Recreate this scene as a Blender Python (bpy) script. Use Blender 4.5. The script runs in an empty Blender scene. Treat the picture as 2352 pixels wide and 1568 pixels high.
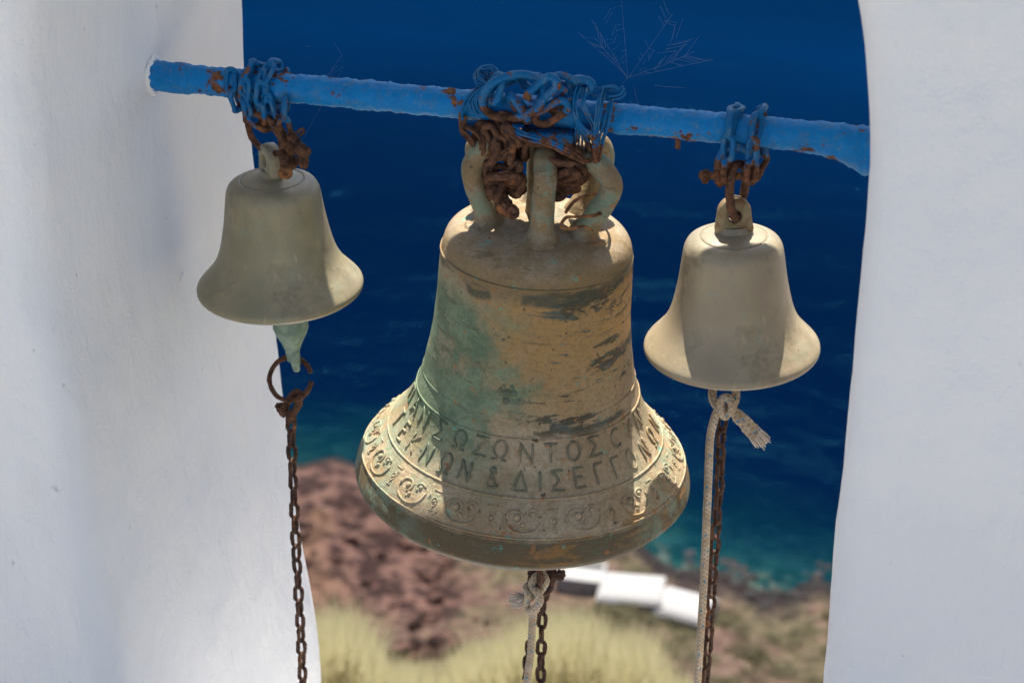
import bpy, bmesh, math, random
from mathutils import Vector, Matrix, Quaternion, noise
rnd = random.Random(7)
SC = bpy.context.scene
COL = SC.collection
R = math.radians
V = Vector

# ------------------------------------------------------------------ camera, sun, sky, exposure
FPX = 4330.0                       # focal length in units of a 2352 px wide picture
PITCH, YAW = R(27), R(15)
FWD = V((-math.sin(YAW) * math.cos(PITCH), math.cos(YAW) * math.cos(PITCH), -math.sin(PITCH)))
RGT = V((math.cos(YAW), math.sin(YAW), 0))
UP = RGT.cross(FWD)
CAM = V((0.4793845, -1.8319182, 0.6890362))   # 2 m from the middle of the bar, which is the world origin
cd = bpy.data.cameras.new('camera')
cam = bpy.data.objects.new('camera', cd)
COL.objects.link(cam)
cam.matrix_world = Matrix.Translation(CAM) @ Matrix((RGT, UP, -FWD)).transposed().to_4x4()
cd.sensor_width = 36
cd.lens = FPX / 2352 * 36
cd.clip_start = 0.05
cd.clip_end = 30000
cd.dof.use_dof = True
cd.dof.focus_distance = 2.06
cd.dof.aperture_fstop = 7.1
SC.camera = cam

SUN_EL, SUN_AZ = R(63.5), R(15.5)      # azimuth measured from +Y towards -X
S = V((-math.sin(SUN_AZ) * math.cos(SUN_EL), math.cos(SUN_AZ) * math.cos(SUN_EL), math.sin(SUN_EL)))
sd = bpy.data.lights.new('sun', 'SUN')
sd.energy = 5.0
sd.angle = R(0.5)
sd.color = (1.0, 0.95, 0.86)
so = bpy.data.objects.new('sun', sd)
COL.objects.link(so)
so.rotation_mode = 'QUATERNION'
so.rotation_quaternion = S.to_track_quat('Z', 'Y')
W = bpy.data.worlds.new('World')
SC.world = W
W.use_nodes = True
wn = W.node_tree.nodes
sky = wn.new('ShaderNodeTexSky')
sky.sky_type = 'NISHITA'
sky.sun_disc = False
sky.sun_elevation = SUN_EL
sky.sun_rotation = -SUN_AZ
sky.altitude = 80
sky.air_density = 0.8
sky.dust_density = 1.8
W.node_tree.links.new(sky.outputs[0], wn['Background'].inputs[0])
wn['Background'].inputs[1].default_value = 0.085
SC.view_settings.view_transform = 'Standard'
SC.view_settings.look = 'None'
SC.view_settings.exposure = 1.22
SC.view_settings.gamma = 1.0


def at(px, py, Y=0.0):
    """the point of the upright plane y=Y (parallel to the bell gable) seen at a place of the photograph"""
    d = FWD + RGT * ((px - 1176) / FPX) - UP * ((py - 784) / FPX)
    return CAM + d * ((Y - CAM.y) / d.y)


# ------------------------------------------------------------------ scene helpers
def link(o, parent=None):
    COL.objects.link(o)
    if parent:
        o.parent = parent
    return o


def thing(name, label, cat, loc=(0, 0, 0), group=None):
    o = bpy.data.objects.new(name, None)
    o.empty_display_size = 0.02
    o.location = loc
    o['label'] = label
    o['category'] = cat
    if group:
        o['group'] = group
    COL.objects.link(o)
    return o


def tag(o, label, cat, group=None, kind=None):
    if label: o['label'] = label
    if cat: o['category'] = cat
    if group: o['group'] = group
    if kind: o['kind'] = kind
    return o


def smooth(me):
    for p in me.polygons:
        p.use_smooth = True


def mesh_obj(name, verts, faces, mat, parent=None, origin=None, local=False, sm=True, uvs=None):
    """verts are world coordinates; they are stored relative to the parent's (unrotated) place unless local"""
    off = V((0, 0, 0))
    if parent is not None and not local:
        off = top_loc(parent)
    elif origin is not None:
        off = V(origin)
    me = bpy.data.meshes.new(name)
    me.from_pydata([tuple(V(v) - off) if not local else tuple(v) for v in verts], [], faces)
    if uvs:
        ul = me.uv_layers.new(name='UVMap')
        for i, lp in enumerate(me.loops):
            ul.data[i].uv = uvs[lp.vertex_index]
    me.validate()
    if sm:
        smooth(me)
    me.materials.append(mat)
    o = bpy.data.objects.new(name, me)
    if parent is None and origin is not None:
        o.location = off
    link(o, parent)
    return o


def top_loc(p):
    loc = V(p.location)
    while p.parent:
        p = p.parent
        loc += V(p.location)
    return loc


class MB:
    def __init__(self):
        self.v, self.f, self.uv = [], [], []

    def add(self, vs, fs, uv=None):
        n = len(self.v)
        self.v += [V(v) for v in vs]
        self.f += [tuple(i + n for i in f) for f in fs]
        self.uv += uv if uv else [(0, 0)] * len(vs)

    def tube(self, pts, r, k=8, closed=False, flat=1.0, jit=0.0, cap=True, twist=0.0):
        vs, fs, uv = tube_data(pts, r, k, closed, flat, jit, cap, twist)
        self.add(vs, fs, uv)

    def box(self, c, s, rot=None):
        c = V(c)
        vs = []
        for x in (-.5, .5):
            for y in (-.5, .5):
                for z in (-.5, .5):
                    p = V((x * s[0], y * s[1], z * s[2]))
                    if rot: p = rot @ p
                    vs.append(c + p)
        self.add(vs, [(0, 1, 3, 2), (4, 6, 7, 5), (0, 4, 5, 1), (2, 3, 7, 6), (0, 2, 6, 4), (1, 5, 7, 3)])

    def build(self, name, mat, parent=None, origin=None, local=False, sm=True):
        return mesh_obj(name, self.v, self.f, mat, parent, origin, local, sm, self.uv)


def tube_data(pts, r, k=8, closed=False, flat=1.0, jit=0.0, cap=True, twist=0.0):
    pts = [V(p) for p in pts]
    n = len(pts)
    rr = r if isinstance(r, (list, tuple)) else [r] * n
    vs, fs, uv = [], [], []
    t0 = (pts[1] - pts[0]).normalized()
    nrm = t0.orthogonal().normalized()
    ln = 0.0
    for i, p in enumerate(pts):
        if closed:
            t = (pts[(i + 1) % n] - pts[i - 1]).normalized()
        else:
            t = (pts[min(i + 1, n - 1)] - pts[max(i - 1, 0)]).normalized()
        nrm = (nrm - t * nrm.dot(t))
        nrm = nrm.normalized() if nrm.length > 1e-6 else t.orthogonal().normalized()
        b = t.cross(nrm)
        if i: ln += (p - pts[i - 1]).length
        for j in range(k):
            a = 2 * math.pi * j / k + twist * i
            q = rr[i]
            off = nrm * math.cos(a) * q + b * math.sin(a) * q * flat
            w = p + off
            if jit:
                w += off.normalized() * (noise.noise(w * (0.55 / max(q, 1e-5))) * jit * q)
            vs.append(w)
            uv.append((ln, j / k))
    m = n if closed else n - 1
    for i in range(m):
        i2 = (i + 1) % n
        for j in range(k):
            j2 = (j + 1) % k
            fs.append((i * k + j, i * k + j2, i2 * k + j2, i2 * k + j))
    if cap and not closed:
        vs.append(pts[0]); uv.append((0, 0))
        vs.append(pts[-1]); uv.append((ln, 0))
        a, b2 = len(vs) - 2, len(vs) - 1
        for j in range(k):
            fs.append((a, (j + 1) % k, j))
            fs.append((b2, (n - 1) * k + j, (n - 1) * k + (j + 1) % k))
    return vs, fs, uv


def catmull(pts, sub=6, closed=False):
    pts = [V(p) for p in pts]
    n = len(pts)
    out = []
    rng = range(n) if closed else range(n - 1)
    for i in rng:
        if closed:
            p0, p1, p2, p3 = pts[i - 1], pts[i], pts[(i + 1) % n], pts[(i + 2) % n]
        else:
            p0, p1, p2, p3 = pts[max(i - 1, 0)], pts[i], pts[i + 1], pts[min(i + 2, n - 1)]
        for s in range(sub):
            t = s / sub
            out.append(0.5 * ((2 * p1) + (p2 - p0) * t + (2 * p0 - 5 * p1 + 4 * p2 - p3) * t * t + (3 * p1 - p0 - 3 * p2 + p3) * t ** 3))
    if not closed:
        out.append(pts[-1])
    return out


# ------------------------------------------------------------------ materials
class Mat:
    """small wrapper for building node trees"""
    def __init__(self, name, rough=0.6, spec=0.4, metal=0.0):
        self.m = bpy.data.materials.new(name)
        self.m.use_nodes = True
        self.t = self.m.node_tree
        self.b = self.t.nodes['Principled BSDF']
        self.b.inputs['Roughness'].default_value = rough
        self.b.inputs['Metallic'].default_value = metal
        self.b.inputs['Specular IOR Level'].default_value = spec

    def n(self, typ, **kw):
        nd = self.t.nodes.new(typ)
        for k, v in kw.items():
            if k.startswith('i_'):
                key = k[2:].replace('_', ' ')
                nd.inputs[key].default_value = v
            else:
                setattr(nd, k, v)
        return nd

    def l(self, a, b):
        self.t.links.new(a, b)

    def co(self, kind='Position', scale=(1, 1, 1), rot=(0, 0, 0), loc=(0, 0, 0)):
        if kind == 'Position':
            o = self.n('ShaderNodeNewGeometry').outputs['Position']
        else:
            o = self.n('ShaderNodeTexCoord').outputs[kind]
        mp = self.n('ShaderNodeMapping')
        mp.inputs['Scale'].default_value = scale
        mp.inputs['Rotation'].default_value = rot
        mp.inputs['Location'].default_value = loc
        self.l(o, mp.inputs[0])
        return mp.outputs[0]

    def noise(self, co, scale, detail=4, rough=0.55, dist=0.0):
        nd = self.n('ShaderNodeTexNoise')
        nd.inputs['Scale'].default_value = scale
        nd.inputs['Detail'].default_value = detail
        nd.inputs['Roughness'].default_value = rough
        nd.inputs['Distortion'].default_value = dist
        self.l(co, nd.inputs['Vector'])
        return nd.outputs['Fac']

    def vor(self, co, scale, feat='F1'):
        nd = self.n('ShaderNodeTexVoronoi')
        nd.feature = feat
        nd.inputs['Scale'].default_value = scale
        self.l(co, nd.inputs['Vector'])
        return nd.outputs['Distance']

    def ramp(self, fac, a, b, smooth_=True):
        nd = self.n('ShaderNodeMapRange')
        nd.interpolation_type = 'SMOOTHSTEP' if smooth_ else 'LINEAR'
        nd.inputs['From Min'].default_value = a
        nd.inputs['From Max'].default_value = b
        self.l(fac, nd.inputs['Value'])
        return nd.outputs['Result']

    def math(self, op, a, b=None, c=None):
        nd = self.n('ShaderNodeMath')
        nd.operation = op
        for i, x in enumerate((a, b, c)):
            if x is None: continue
            if isinstance(x, (int, float)): nd.inputs[i].default_value = x
            else: self.l(x, nd.inputs[i])
        return nd.outputs[0]

    def mix(self, fac, a, b, mode='MIX'):
        nd = self.n('ShaderNodeMix')
        nd.data_type = 'RGBA'
        nd.blend_type = mode
        for sock, x in ((nd.inputs[0], fac), (nd.inputs[6], a), (nd.inputs[7], b)):
            if isinstance(x, (int, float)): sock.default_value = x
            elif isinstance(x, (tuple, list)): sock.default_value = tuple(x) + (1,) if len(x) == 3 else x
            else: self.l(x, sock)
        return nd.outputs[2]

    def sep(self, co):
        nd = self.n('ShaderNodeSeparateXYZ')
        self.l(co, nd.inputs[0])
        return nd.outputs

    def bump(self, h, strength, dist, prev=None):
        nd = self.n('ShaderNodeBump')
        nd.inputs['Strength'].default_value = strength
        nd.inputs['Distance'].default_value = dist
        self.l(h, nd.inputs['Height'])
        if prev is not None: self.l(prev, nd.inputs['Normal'])
        return nd.outputs[0]

    def out(self, col=None, nrm=None, rough=None):
        if col is not None:
            if isinstance(col, tuple): self.b.inputs['Base Color'].default_value = col + (1,)
            else: self.l(col, self.b.inputs['Base Color'])
        if nrm is not None: self.l(nrm, self.b.inputs['Normal'])
        if rough is not None: self.l(rough, self.b.inputs['Roughness'])
        return self.m


def mat_plaster():
    m = Mat('white_plaster', rough=0.75, spec=0.25)
    co = m.co()
    st = m.co(scale=(1.0, 1.0, 0.42))
    a = m.noise(co, 3.0, 3)
    c = m.mix(m.ramp(a, .35, .7), (0.85, 0.835, 0.815), (0.80, 0.793, 0.785))
    sp = m.noise(co, 55, 2)
    c = m.mix(m.math('MULTIPLY', m.ramp(sp, .735, .80), 0.45), c, (0.42, 0.40, 0.38))
    oc = m.noise(m.co(scale=(1, 1, .6)), 9, 3)
    c = m.mix(m.math('MULTIPLY', m.ramp(oc, .60, .8), 0.25), c, (0.76, 0.70, 0.58))
    n1 = m.noise(st, 22, 4, .5, .3)
    n2 = m.noise(co, 9, 3)
    n3 = m.noise(co, 240, 3, .6)
    nb = m.bump(n1, 0.62, 0.009)
    nb = m.bump(n2, 0.6, 0.014, nb)
    nb = m.bump(n3, 0.6, 0.0018, nb)
    n4 = m.noise(m.co(scale=(1, 1, .5)), 90, 4, .6)
    nb = m.bump(n4, 0.4, 0.003, nb)
    return m.out(c, nb)


def mat_blue_rust(name, z_edge=None, dim=.92, soft=0.004, rust_amt=0.0, scuff=0.5):
    """blue paint over rusty iron; below the height z_edge the brush never reached"""
    m = Mat(name, rough=0.5, spec=0.2)
    co = m.co()
    blue = m.mix(m.noise(co, 40, 3), (0.000, 0.145 * dim, 0.40 * dim), (0.000, 0.22 * dim, 0.55 * dim))
    dull = m.noise(co, 90, 4, .7)
    blue = m.mix(m.math('MULTIPLY', m.ramp(dull, .50, .66), scuff), blue, (0.07, 0.16, 0.25))
    wear = m.ramp(m.noise(m.co(scale=(1.6, 1, 1)), 210, 4, .75), .60, .68)
    wear = m.math('MULTIPLY', wear, m.ramp(m.noise(co, 22, 4), .42, .60))
    blue = m.mix(m.math('MULTIPLY', wear, .7), blue, (0.30, 0.28, 0.27))
    rn = m.noise(co, 130, 4, .7)
    rust = m.mix(m.ramp(rn, .35, .65), (0.055, 0.024, 0.014), (0.20, 0.085, 0.04))
    org = m.noise(co, 60, 3)
    rust = m.mix(m.ramp(org, .62, .74), rust, (0.36, 0.14, 0.04))
    pn = m.noise(co, 34, 5, .65)
    chip = m.ramp(pn, .66 - rust_amt, .70 - rust_amt)
    if z_edge is not None:
        z = m.sep(co)[2]
        e = m.math('ADD', z, m.math('MULTIPLY', m.math('SUBTRACT', m.noise(co, 70, 5, .75), 0.5), 0.09))
        below = m.ramp(e, z_edge + soft * .5, z_edge - soft * .5)
        chip = m.math('MAXIMUM', chip, below)
    c = m.mix(chip, blue, rust)
    h = m.noise(co, 260, 3, .65)
    nb = m.bump(h, 0.8, 0.0016)
    nb = m.bump(chip, 0.4, -0.0008, nb)
    ro = m.math('MULTIPLY_ADD', chip, 0.35, 0.45)
    return m.out(c, nb, ro)


def mat_rust(name='rusty_iron', base=((0.045, 0.022, 0.015), (0.16, 0.072, 0.038))):
    m = Mat(name, rough=0.85, spec=0.2)
    co = m.co()
    c = m.mix(m.ramp(m.noise(co, 120, 5, .7), .35, .65), base[0], base[1])
    c = m.mix(m.ramp(m.noise(co, 55, 3), .60, .74), c, (0.30, 0.12, 0.04))
    c = m.mix(m.math('MULTIPLY', m.ramp(m.noise(co, 300, 2), .62, .72), .5), c, (0.27, 0.19, 0.15))
    nb = m.bump(m.noise(co, 330, 4, .7), 0.7, 0.0016)
    return m.out(c, nb)


def mat_small_bell(name, tint):
    m = Mat(name, rough=0.42, spec=0.45, metal=0.1)
    co = m.co('Object')
    st = m.co('Object', scale=(1, 1, .3))
    a, b = tint
    c = m.mix(m.ramp(m.noise(co, 14, 4), .35, .65), a, b)
    c = m.mix(m.math('MULTIPLY', m.ramp(m.noise(st, 45, 4, .7), .5, .7), .35), c, (0.40, 0.33, 0.17))
    z = m.sep(co)[2]
    top = m.ramp(m.math('ADD', z, m.math('MULTIPLY', m.noise(co, 30), .02)), .125, .150)
    rim = m.ramp(z, .115, .125)
    low = m.ramp(m.math('ADD', z, m.math('MULTIPLY', m.noise(co, 22), .02)), .015, .002)
    c = m.mix(m.math('MULTIPLY', top, .4), c, (0.23, 0.20, 0.14))
    c = m.mix(m.math('MULTIPLY', low, .55), c, (0.27, 0.22, 0.13))
    vg = m.ramp(m.noise(co, 20, 6, .75), .54, .70)
    c = m.mix(m.math('MULTIPLY', vg, .3), c, (0.20, 0.31, 0.24))
    sc = m.ramp(m.noise(m.co('Object', scale=(1, 1, .12), rot=(0, R(20), 0)), 150, 3, .6), .64, .70)
    c = m.mix(m.math('MULTIPLY', sc, .5), c, (0.46, 0.38, 0.22))
    c = m.mix(m.math('MULTIPLY', m.ramp(m.noise(co, 15, 6, .72), .48, .66), .6), c, (0.16, 0.135, 0.08))
    spk = m.ramp(m.noise(co, 150, 2), .72, .78)
    c = m.mix(m.math('MULTIPLY', spk, .75), c, (0.08, 0.07, 0.045))
    nb = m.bump(m.noise(co, 90, 4, .6), .25, .001)
    nb = m.bump(m.noise(co, 380, 3), .3, .0005, nb)
    return m.out(c, nb)


def mat_big_bell(name, letters=False):
    m = Mat(name, rough=0.62, spec=0.22, metal=0.06)
    co = m.co('Object')
    X, Y, Z = m.sep(co)
    # warped coordinates so that no border runs straight
    wn_ = m.n('ShaderNodeTexNoise'); wn_.inputs['Scale'].default_value = 14; wn_.inputs['Detail'].default_value = 4; m.l(co, wn_.inputs['Vector'])
    wv_ = m.n('ShaderNodeVectorMath'); wv_.operation = 'MULTIPLY_ADD'; m.l(wn_.outputs['Color'], wv_.inputs[0]); wv_.inputs[1].default_value = (.07, .07, .05); m.l(co, wv_.inputs[2])
    wo_ = m.n('ShaderNodeVectorMath'); wo_.operation = 'SUBTRACT'; m.l(wv_.outputs[0], wo_.inputs[0]); wo_.inputs[1].default_value = (.035, .035, .025)
    wc = wo_.outputs[0]
    WX, WY, WZ = m.sep(wc)
    grain = m.ramp(m.noise(co, 190, 5, .8), .45, .60)
    patch = m.noise(co, 26, 6, .7)
    c = m.mix(m.ramp(m.noise(co, 13, 6, .65), .38, .64), (0.34, 0.235, 0.125), (0.47, 0.365, 0.235))
    c = m.mix(m.math('MULTIPLY', m.ramp(patch, .52, .62), .5), c, (0.30, 0.21, 0.11))
    # ochre down the middle and right of the waist
    oc = m.math('SUBTRACT', m.math('MULTIPLY', patch, 1.1), m.math('MULTIPLY', m.math('ABSOLUTE', m.math('SUBTRACT', WX, .03)), 3.0))
    zc = m.ramp(m.math('ABSOLUTE', m.math('SUBTRACT', WZ, .235)), .10, .05)
    c = m.mix(m.math('MULTIPLY', m.math('MULTIPLY', m.ramp(oc, .17, .46), zc), m.math('MULTIPLY_ADD', m.ramp(Z, .17, .25), .35, .42)), c, (0.36, 0.195, 0.05))
    # brown shoulder and brown lip band
    c = m.mix(m.math('MULTIPLY', m.ramp(WZ, .285, .305), .75), c, (0.21, 0.140, 0.065))
    c = m.mix(m.math('MULTIPLY', m.math('MULTIPLY', m.ramp(WZ, .31, .335), m.ramp(patch, .42, .58)), .6), c, (0.36, 0.29, 0.21))  # paler patches on the shoulder top, its sunlight put into the colour
    lip = m.ramp(m.math('ADD', Z, m.math('MULTIPLY', m.math('SUBTRACT', patch, .5), .012)), .050, .044)
    c = m.mix(m.math('MULTIPLY', lip, .94), c, (0.105, 0.074, 0.037))
    hb = m.noise(m.co('Object', scale=(1, 1, 5)), 16, 6, .7)
    c = m.mix(m.math('MULTIPLY', m.math('MULTIPLY', m.ramp(hb, .50, .60), m.ramp(Z, .075, .045)), m.ramp(WX, -.06, .06)), c, (0.29, 0.145, 0.045))
    c = m.mix(m.math('MULTIPLY', m.math('MULTIPLY', m.ramp(hb, .47, .40), lip), .4), c, (0.13, 0.135, 0.085))
    # verdigris on the left of the waist, blown in and broken by grain
    g1 = m.math('SUBTRACT', m.math('MULTIPLY', m.noise(co, 22, 6, .7), 1.1), m.math('MULTIPLY', WX, 3.6))
    g = m.ramp(g1, .52, .88)
    g = m.math('MULTIPLY', g, m.ramp(WZ, .305, .262))
    g = m.math('MULTIPLY', g, m.ramp(m.math('ADD', WZ, m.math('MULTIPLY', WX, .2)), .05, .12))
    gc = m.mix(m.ramp(m.noise(co, 30, 5, .7), .40, .62), (0.085, 0.165, 0.100), (0.185, 0.27, 0.165))
    c = m.mix(m.math('MULTIPLY', g, .90), c, gc)
    gb = m.math('MULTIPLY', m.ramp(m.noise(co, 17, 6, .72), .52, .64), m.ramp(WX, .09, -.05))
    c = m.mix(m.math('MULTIPLY', m.math('MULTIPLY', gb, m.ramp(Z, .045, .055)), m.math('MULTIPLY', m.ramp(Z, .20, .14), .6)), c, (0.19, 0.25, 0.16))
    # left and right ends of the ornament band, pale green bloom
    sd2 = m.math('MULTIPLY', m.ramp(m.math('ABSOLUTE', X), .09, .17), m.ramp(m.noise(co, 30, 5, .7), .44, .60))
    c = m.mix(m.math('MULTIPLY', m.math('MULTIPLY', sd2, m.ramp(Z, .15, .09)), .6), c, (0.22, 0.33, 0.24))
    c = m.mix(m.math('MULTIPLY', grain, .38), c, (0.15, 0.115, 0.055))
    # slanting dark smears where the old skin still sticks
    sl = m.co('Object', rot=(0, R(24), 0), scale=(.8, .8, 5.0))
    s1 = m.noise(sl, 10.5, 7, .68, .45)
    s1 = m.math('ADD', s1, m.math('MULTIPLY', m.math('SUBTRACT', m.noise(co, 150, 5, .8), .5), .16))
    sm_ = m.ramp(s1, .515, .555)
    reg = m.math('MULTIPLY', m.ramp(Z, .128, .15), m.ramp(Z, .325, .29))
    reg = m.math('MULTIPLY', reg, m.ramp(m.math('ADD', X, m.math('MULTIPLY', m.noise(co, 12), .10)), .03, .075))
    c = m.mix(m.math('MULTIPLY', m.math('MULTIPLY', sm_, reg), .92), c, m.mix(m.ramp(patch, .45, .55), (0.060, 0.052, 0.032), (0.085, 0.100, 0.085)))
    sm2 = m.ramp(s1, .575, .61)
    c = m.mix(m.math('MULTIPLY', m.math('MULTIPLY', sm2, m.ramp(Z, .11, .15)), .5), c, (0.085, 0.080, 0.05))
    # dirty seam under the shoulder
    seam = m.math('MULTIPLY', m.ramp(m.math('ABSOLUTE', m.math('SUBTRACT', WZ, .296)), .007, .002), m.ramp(m.noise(m.co('Object', scale=(1, 1, .4)), 24, 4), .45, .55))
    c = m.mix(m.math('MULTIPLY', seam, .8), c, (0.06, 0.065, 0.045))
    c = m.mix(m.math('MULTIPLY', m.math('MULTIPLY', m.ramp(Z, .345, .36), m.ramp(patch, .46, .60)), .7), c, (0.16, 0.25, 0.17))
    # bright turquoise specks and orange specks
    tq = m.math('MULTIPLY', m.ramp(m.noise(m.co('Object', scale=(1, 1, 2.5)), 34, 5, .75), .635, .68), .9)
    c = m.mix(tq, c, (0.10, 0.36, 0.27))
    og = m.ramp(m.noise(co, 48, 4, .7), .62, .68)
    c = m.mix(m.math('MULTIPLY', og, .75), c, (0.37, 0.15, 0.05))
    pit = m.ramp(m.noise(co, 120, 2), .68, .74)
    c = m.mix(m.math('MULTIPLY', pit, .8), c, (0.05, 0.05, 0.035))
    # turquoise run-off at the rim, over a dark band painted against light from below
    rim = m.math('MULTIPLY', m.ramp(Z, .016, .004), m.ramp(m.noise(co, 30, 4), .42, .6))
    c = m.mix(m.math('MULTIPLY', m.ramp(Z, .012, .004), .9), c, (0.060, 0.085, 0.070))
    c = m.mix(m.math('MULTIPLY', rim, .7), c, (0.08, 0.17, 0.15))
    if letters:
        c = m.mix(m.math('MULTIPLY', m.ramp(m.noise(co, 60, 3), .25, .45), .62), c, (0.085, 0.105, 0.075))
    nb = m.bump(m.noise(co, 60, 5, .65), .7, .0026)
    nb = m.bump(m.noise(co, 300, 4, .7), .55, .0010, nb)
    nb = m.bump(sm_, .35, .0006, nb)
    return m.out(c, nb)


def mat_rope():
    m = Mat('braided_rope', rough=0.9, spec=0.1)
    uv = m.n('ShaderNodeTexCoord').outputs['UV']
    s = m.sep(uv)
    u = m.math('MULTIPLY', s[0], 1 / 0.0062)
    v = m.math('MULTIPLY', s[1], 4.0)
    a = m.math('PINGPONG', m.math('ADD', u, v), .5)
    b = m.math('PINGPONG', m.math('SUBTRACT', u, v), .5)
    h = m.math('MAXIMUM', a, b)
    # blue tracer: one short fleck per 22 mm on each side
    fu = m.math('FRACT', m.math('MULTIPLY', m.math('ADD', s[0], m.math('MULTIPLY', s[1], .006)), 1 / 0.0215))
    fv = m.math('FRACT', m.math('MULTIPLY_ADD', s[1], 3.0, m.math('MULTIPLY', m.math('FLOOR', m.math('MULTIPLY', s[0], 1 / 0.0215)), .37)))
    fl = m.math('MULTIPLY', m.math('LESS_THAN', fu, .15), m.math('LESS_THAN', fv, .27))
    co = m.co()
    c = m.mix(m.ramp(m.noise(co, 70, 4), .3, .7), (0.45, 0.335, 0.215), (0.62, 0.49, 0.345))
    c = m.mix(m.math('MULTIPLY', m.ramp(h, .36, .20), .5), c, (0.20, 0.13, 0.09))
    c = m.mix(m.math('MULTIPLY', fl, .85), c, (0.02, 0.22, 0.34))
    nb = m.bump(h, .9, .0012)
    return m.out(c, nb)


M = {}
M['plaster'] = mat_plaster()
M['bar'] = mat_blue_rust('blue_painted_bar', None, 1.0, rust_amt=0.075, scuff=.45)
M['chain_blue'] = mat_blue_rust('blue_brushed_chain', -0.030, .62, .005, rust_amt=.05, scuff=.7)
M['chain_right'] = mat_blue_rust('blue_brushed_chain_right', -0.026, .62, .005, rust_amt=.08, scuff=.9)
M['wire_blue'] = mat_blue_rust('blue_brushed_wire', -0.016, .62, .005, rust_amt=.06, scuff=.7)
M['hoop_blue'] = mat_blue_rust('blue_brushed_heavy_chain', 0.010, .62, .005, rust_amt=.08, scuff=.7)
M['rust'] = mat_rust()
M['rust_dark'] = mat_rust('dark_rusty_iron', ((0.035, 0.020, 0.014), (0.115, 0.058, 0.036)))
M['rust_orange'] = mat_rust('orange_rusty_iron', ((0.10, 0.045, 0.02), (0.33, 0.15, 0.06)))
M['bell_left'] = mat_small_bell('bronze_left', ((0.25, 0.215, 0.125), (0.34, 0.275, 0.165)))
M['bell_right'] = mat_small_bell('bronze_right', ((0.31, 0.245, 0.155), (0.38, 0.30, 0.195)))
m = Mat('rust_stained_bronze', rough=.55, spec=.3, metal=.2)
_co = m.co()
M['ear_stain'] = m.out(m.mix(m.ramp(m.noise(_co, 50, 5, .7), .38, .62), (0.20, 0.10, 0.035), (0.30, 0.235, 0.13)), m.bump(m.noise(_co, 200, 4), .5, .001))
M['bell_big'] = mat_big_bell('bronze_big')
M['bell_letters'] = mat_big_bell('bronze_letters', True)
M['rope'] = mat_rope()
m = Mat('verdigris', rough=.7, spec=.3)
_co = m.co()
M['verdigris'] = m.out(m.mix(m.ramp(m.noise(_co, 70, 4), .4, .65), (0.17, 0.24, 0.17), (0.30, 0.36, 0.27)), m.bump(m.noise(_co, 200, 3), .5, .001))
m = Mat('rope_fibre', rough=.9, spec=.1)
M['fibre'] = m.out((0.68, 0.56, 0.44))
m = Mat('cobweb_silk', rough=.6, spec=.3)
M['silk'] = m.out((0.32, 0.33, 0.34))

# ------------------------------------------------------------------ background geography (metres, in front of the camera)
FH = V((-math.sin(YAW), math.cos(YAW), 0))
SEA = -74.3


def geo(a, d, z=0.0):
    """a metres to the right and d metres ahead of the viewer"""
    p = V((CAM.x, CAM.y, 0)) + RGT * a + FH * d
    return V((p.x, p.y, z))


def shore(a):
    return 120 - .40 * a - .15 * abs(a) + 1.6 * math.sin(a * .33) + 1.1 * math.sin(a * .9 + 1)


def ground_z(a, d):
    if d < 88:
        z = .45 - .775 * d if d < 10 else -7.3 - (d - 10) * .81
        z += noise.noise(V((a * .3, d * .3, 0))) * min(.25, d * .02) * 1.0 - min(.25, d * .02)
        return z
    s = shore(a) - d
    if s > 0:
        z = SEA + min(s * .17, 3.0 + s * .02)
    else:
        z = SEA + max(s * .25, -4)
    k = min(1, max(0, (s + 4) / 6))
    hill = 1.9 * math.exp(-((a + 19) / 13.5) ** 2 - ((d - 116.5) / 8.5) ** 2)
    rock = noise.fractal(V((a * .22, d * .22, 3)), .8, 2.1, 5)
    z += hill * (1 + .10 * rock)
    z += rock * (.22 + .12 * hill) * k
    e = min(1, (d - 88) / 6)
    zc = -7.3 - 78 * .81
    return z * e + zc * (1 - e)


ds = [1.9 + .4 * i for i in range(24)] + [12 + 4 * i for i in range(19)] + [88 + .5 * i for i in range(90)] + [134, 138, 142, 150]
as_ = [-420, -260, -160, -110, -80, -60, -50, -42] + [-36 + .5 * i for i in range(145)] + [42, 50, 60, 80, 110, 160, 260, 420]
gv, gf = [], []
for d in ds:
    for a in as_:
        aa = a if d > 60 else a * (.12 + .88 * d / 60)
        gv.append(geo(aa, d, ground_z(aa, d)))
na = len(as_)
for i in range(len(ds) - 1):
    for j in range(na - 1):
        gf.append((i * na + j, i * na + j + 1, (i + 1) * na + j + 1, (i + 1) * na + j))


def geo_sockets(m):
    """node values: metres right (a) and ahead (d) of the terrace"""
    co = m.co()
    X, Y, Z = m.sep(co)
    dx = m.math('SUBTRACT', X, CAM.x)
    dy = m.math('SUBTRACT', Y, CAM.y)
    a = m.math('ADD', m.math('MULTIPLY', dx, RGT.x), m.math('MULTIPLY', dy, RGT.y))
    d = m.math('ADD', m.math('MULTIPLY', dx, FH.x), m.math('MULTIPLY', dy, FH.y))
    return co, a, d, Z


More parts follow.
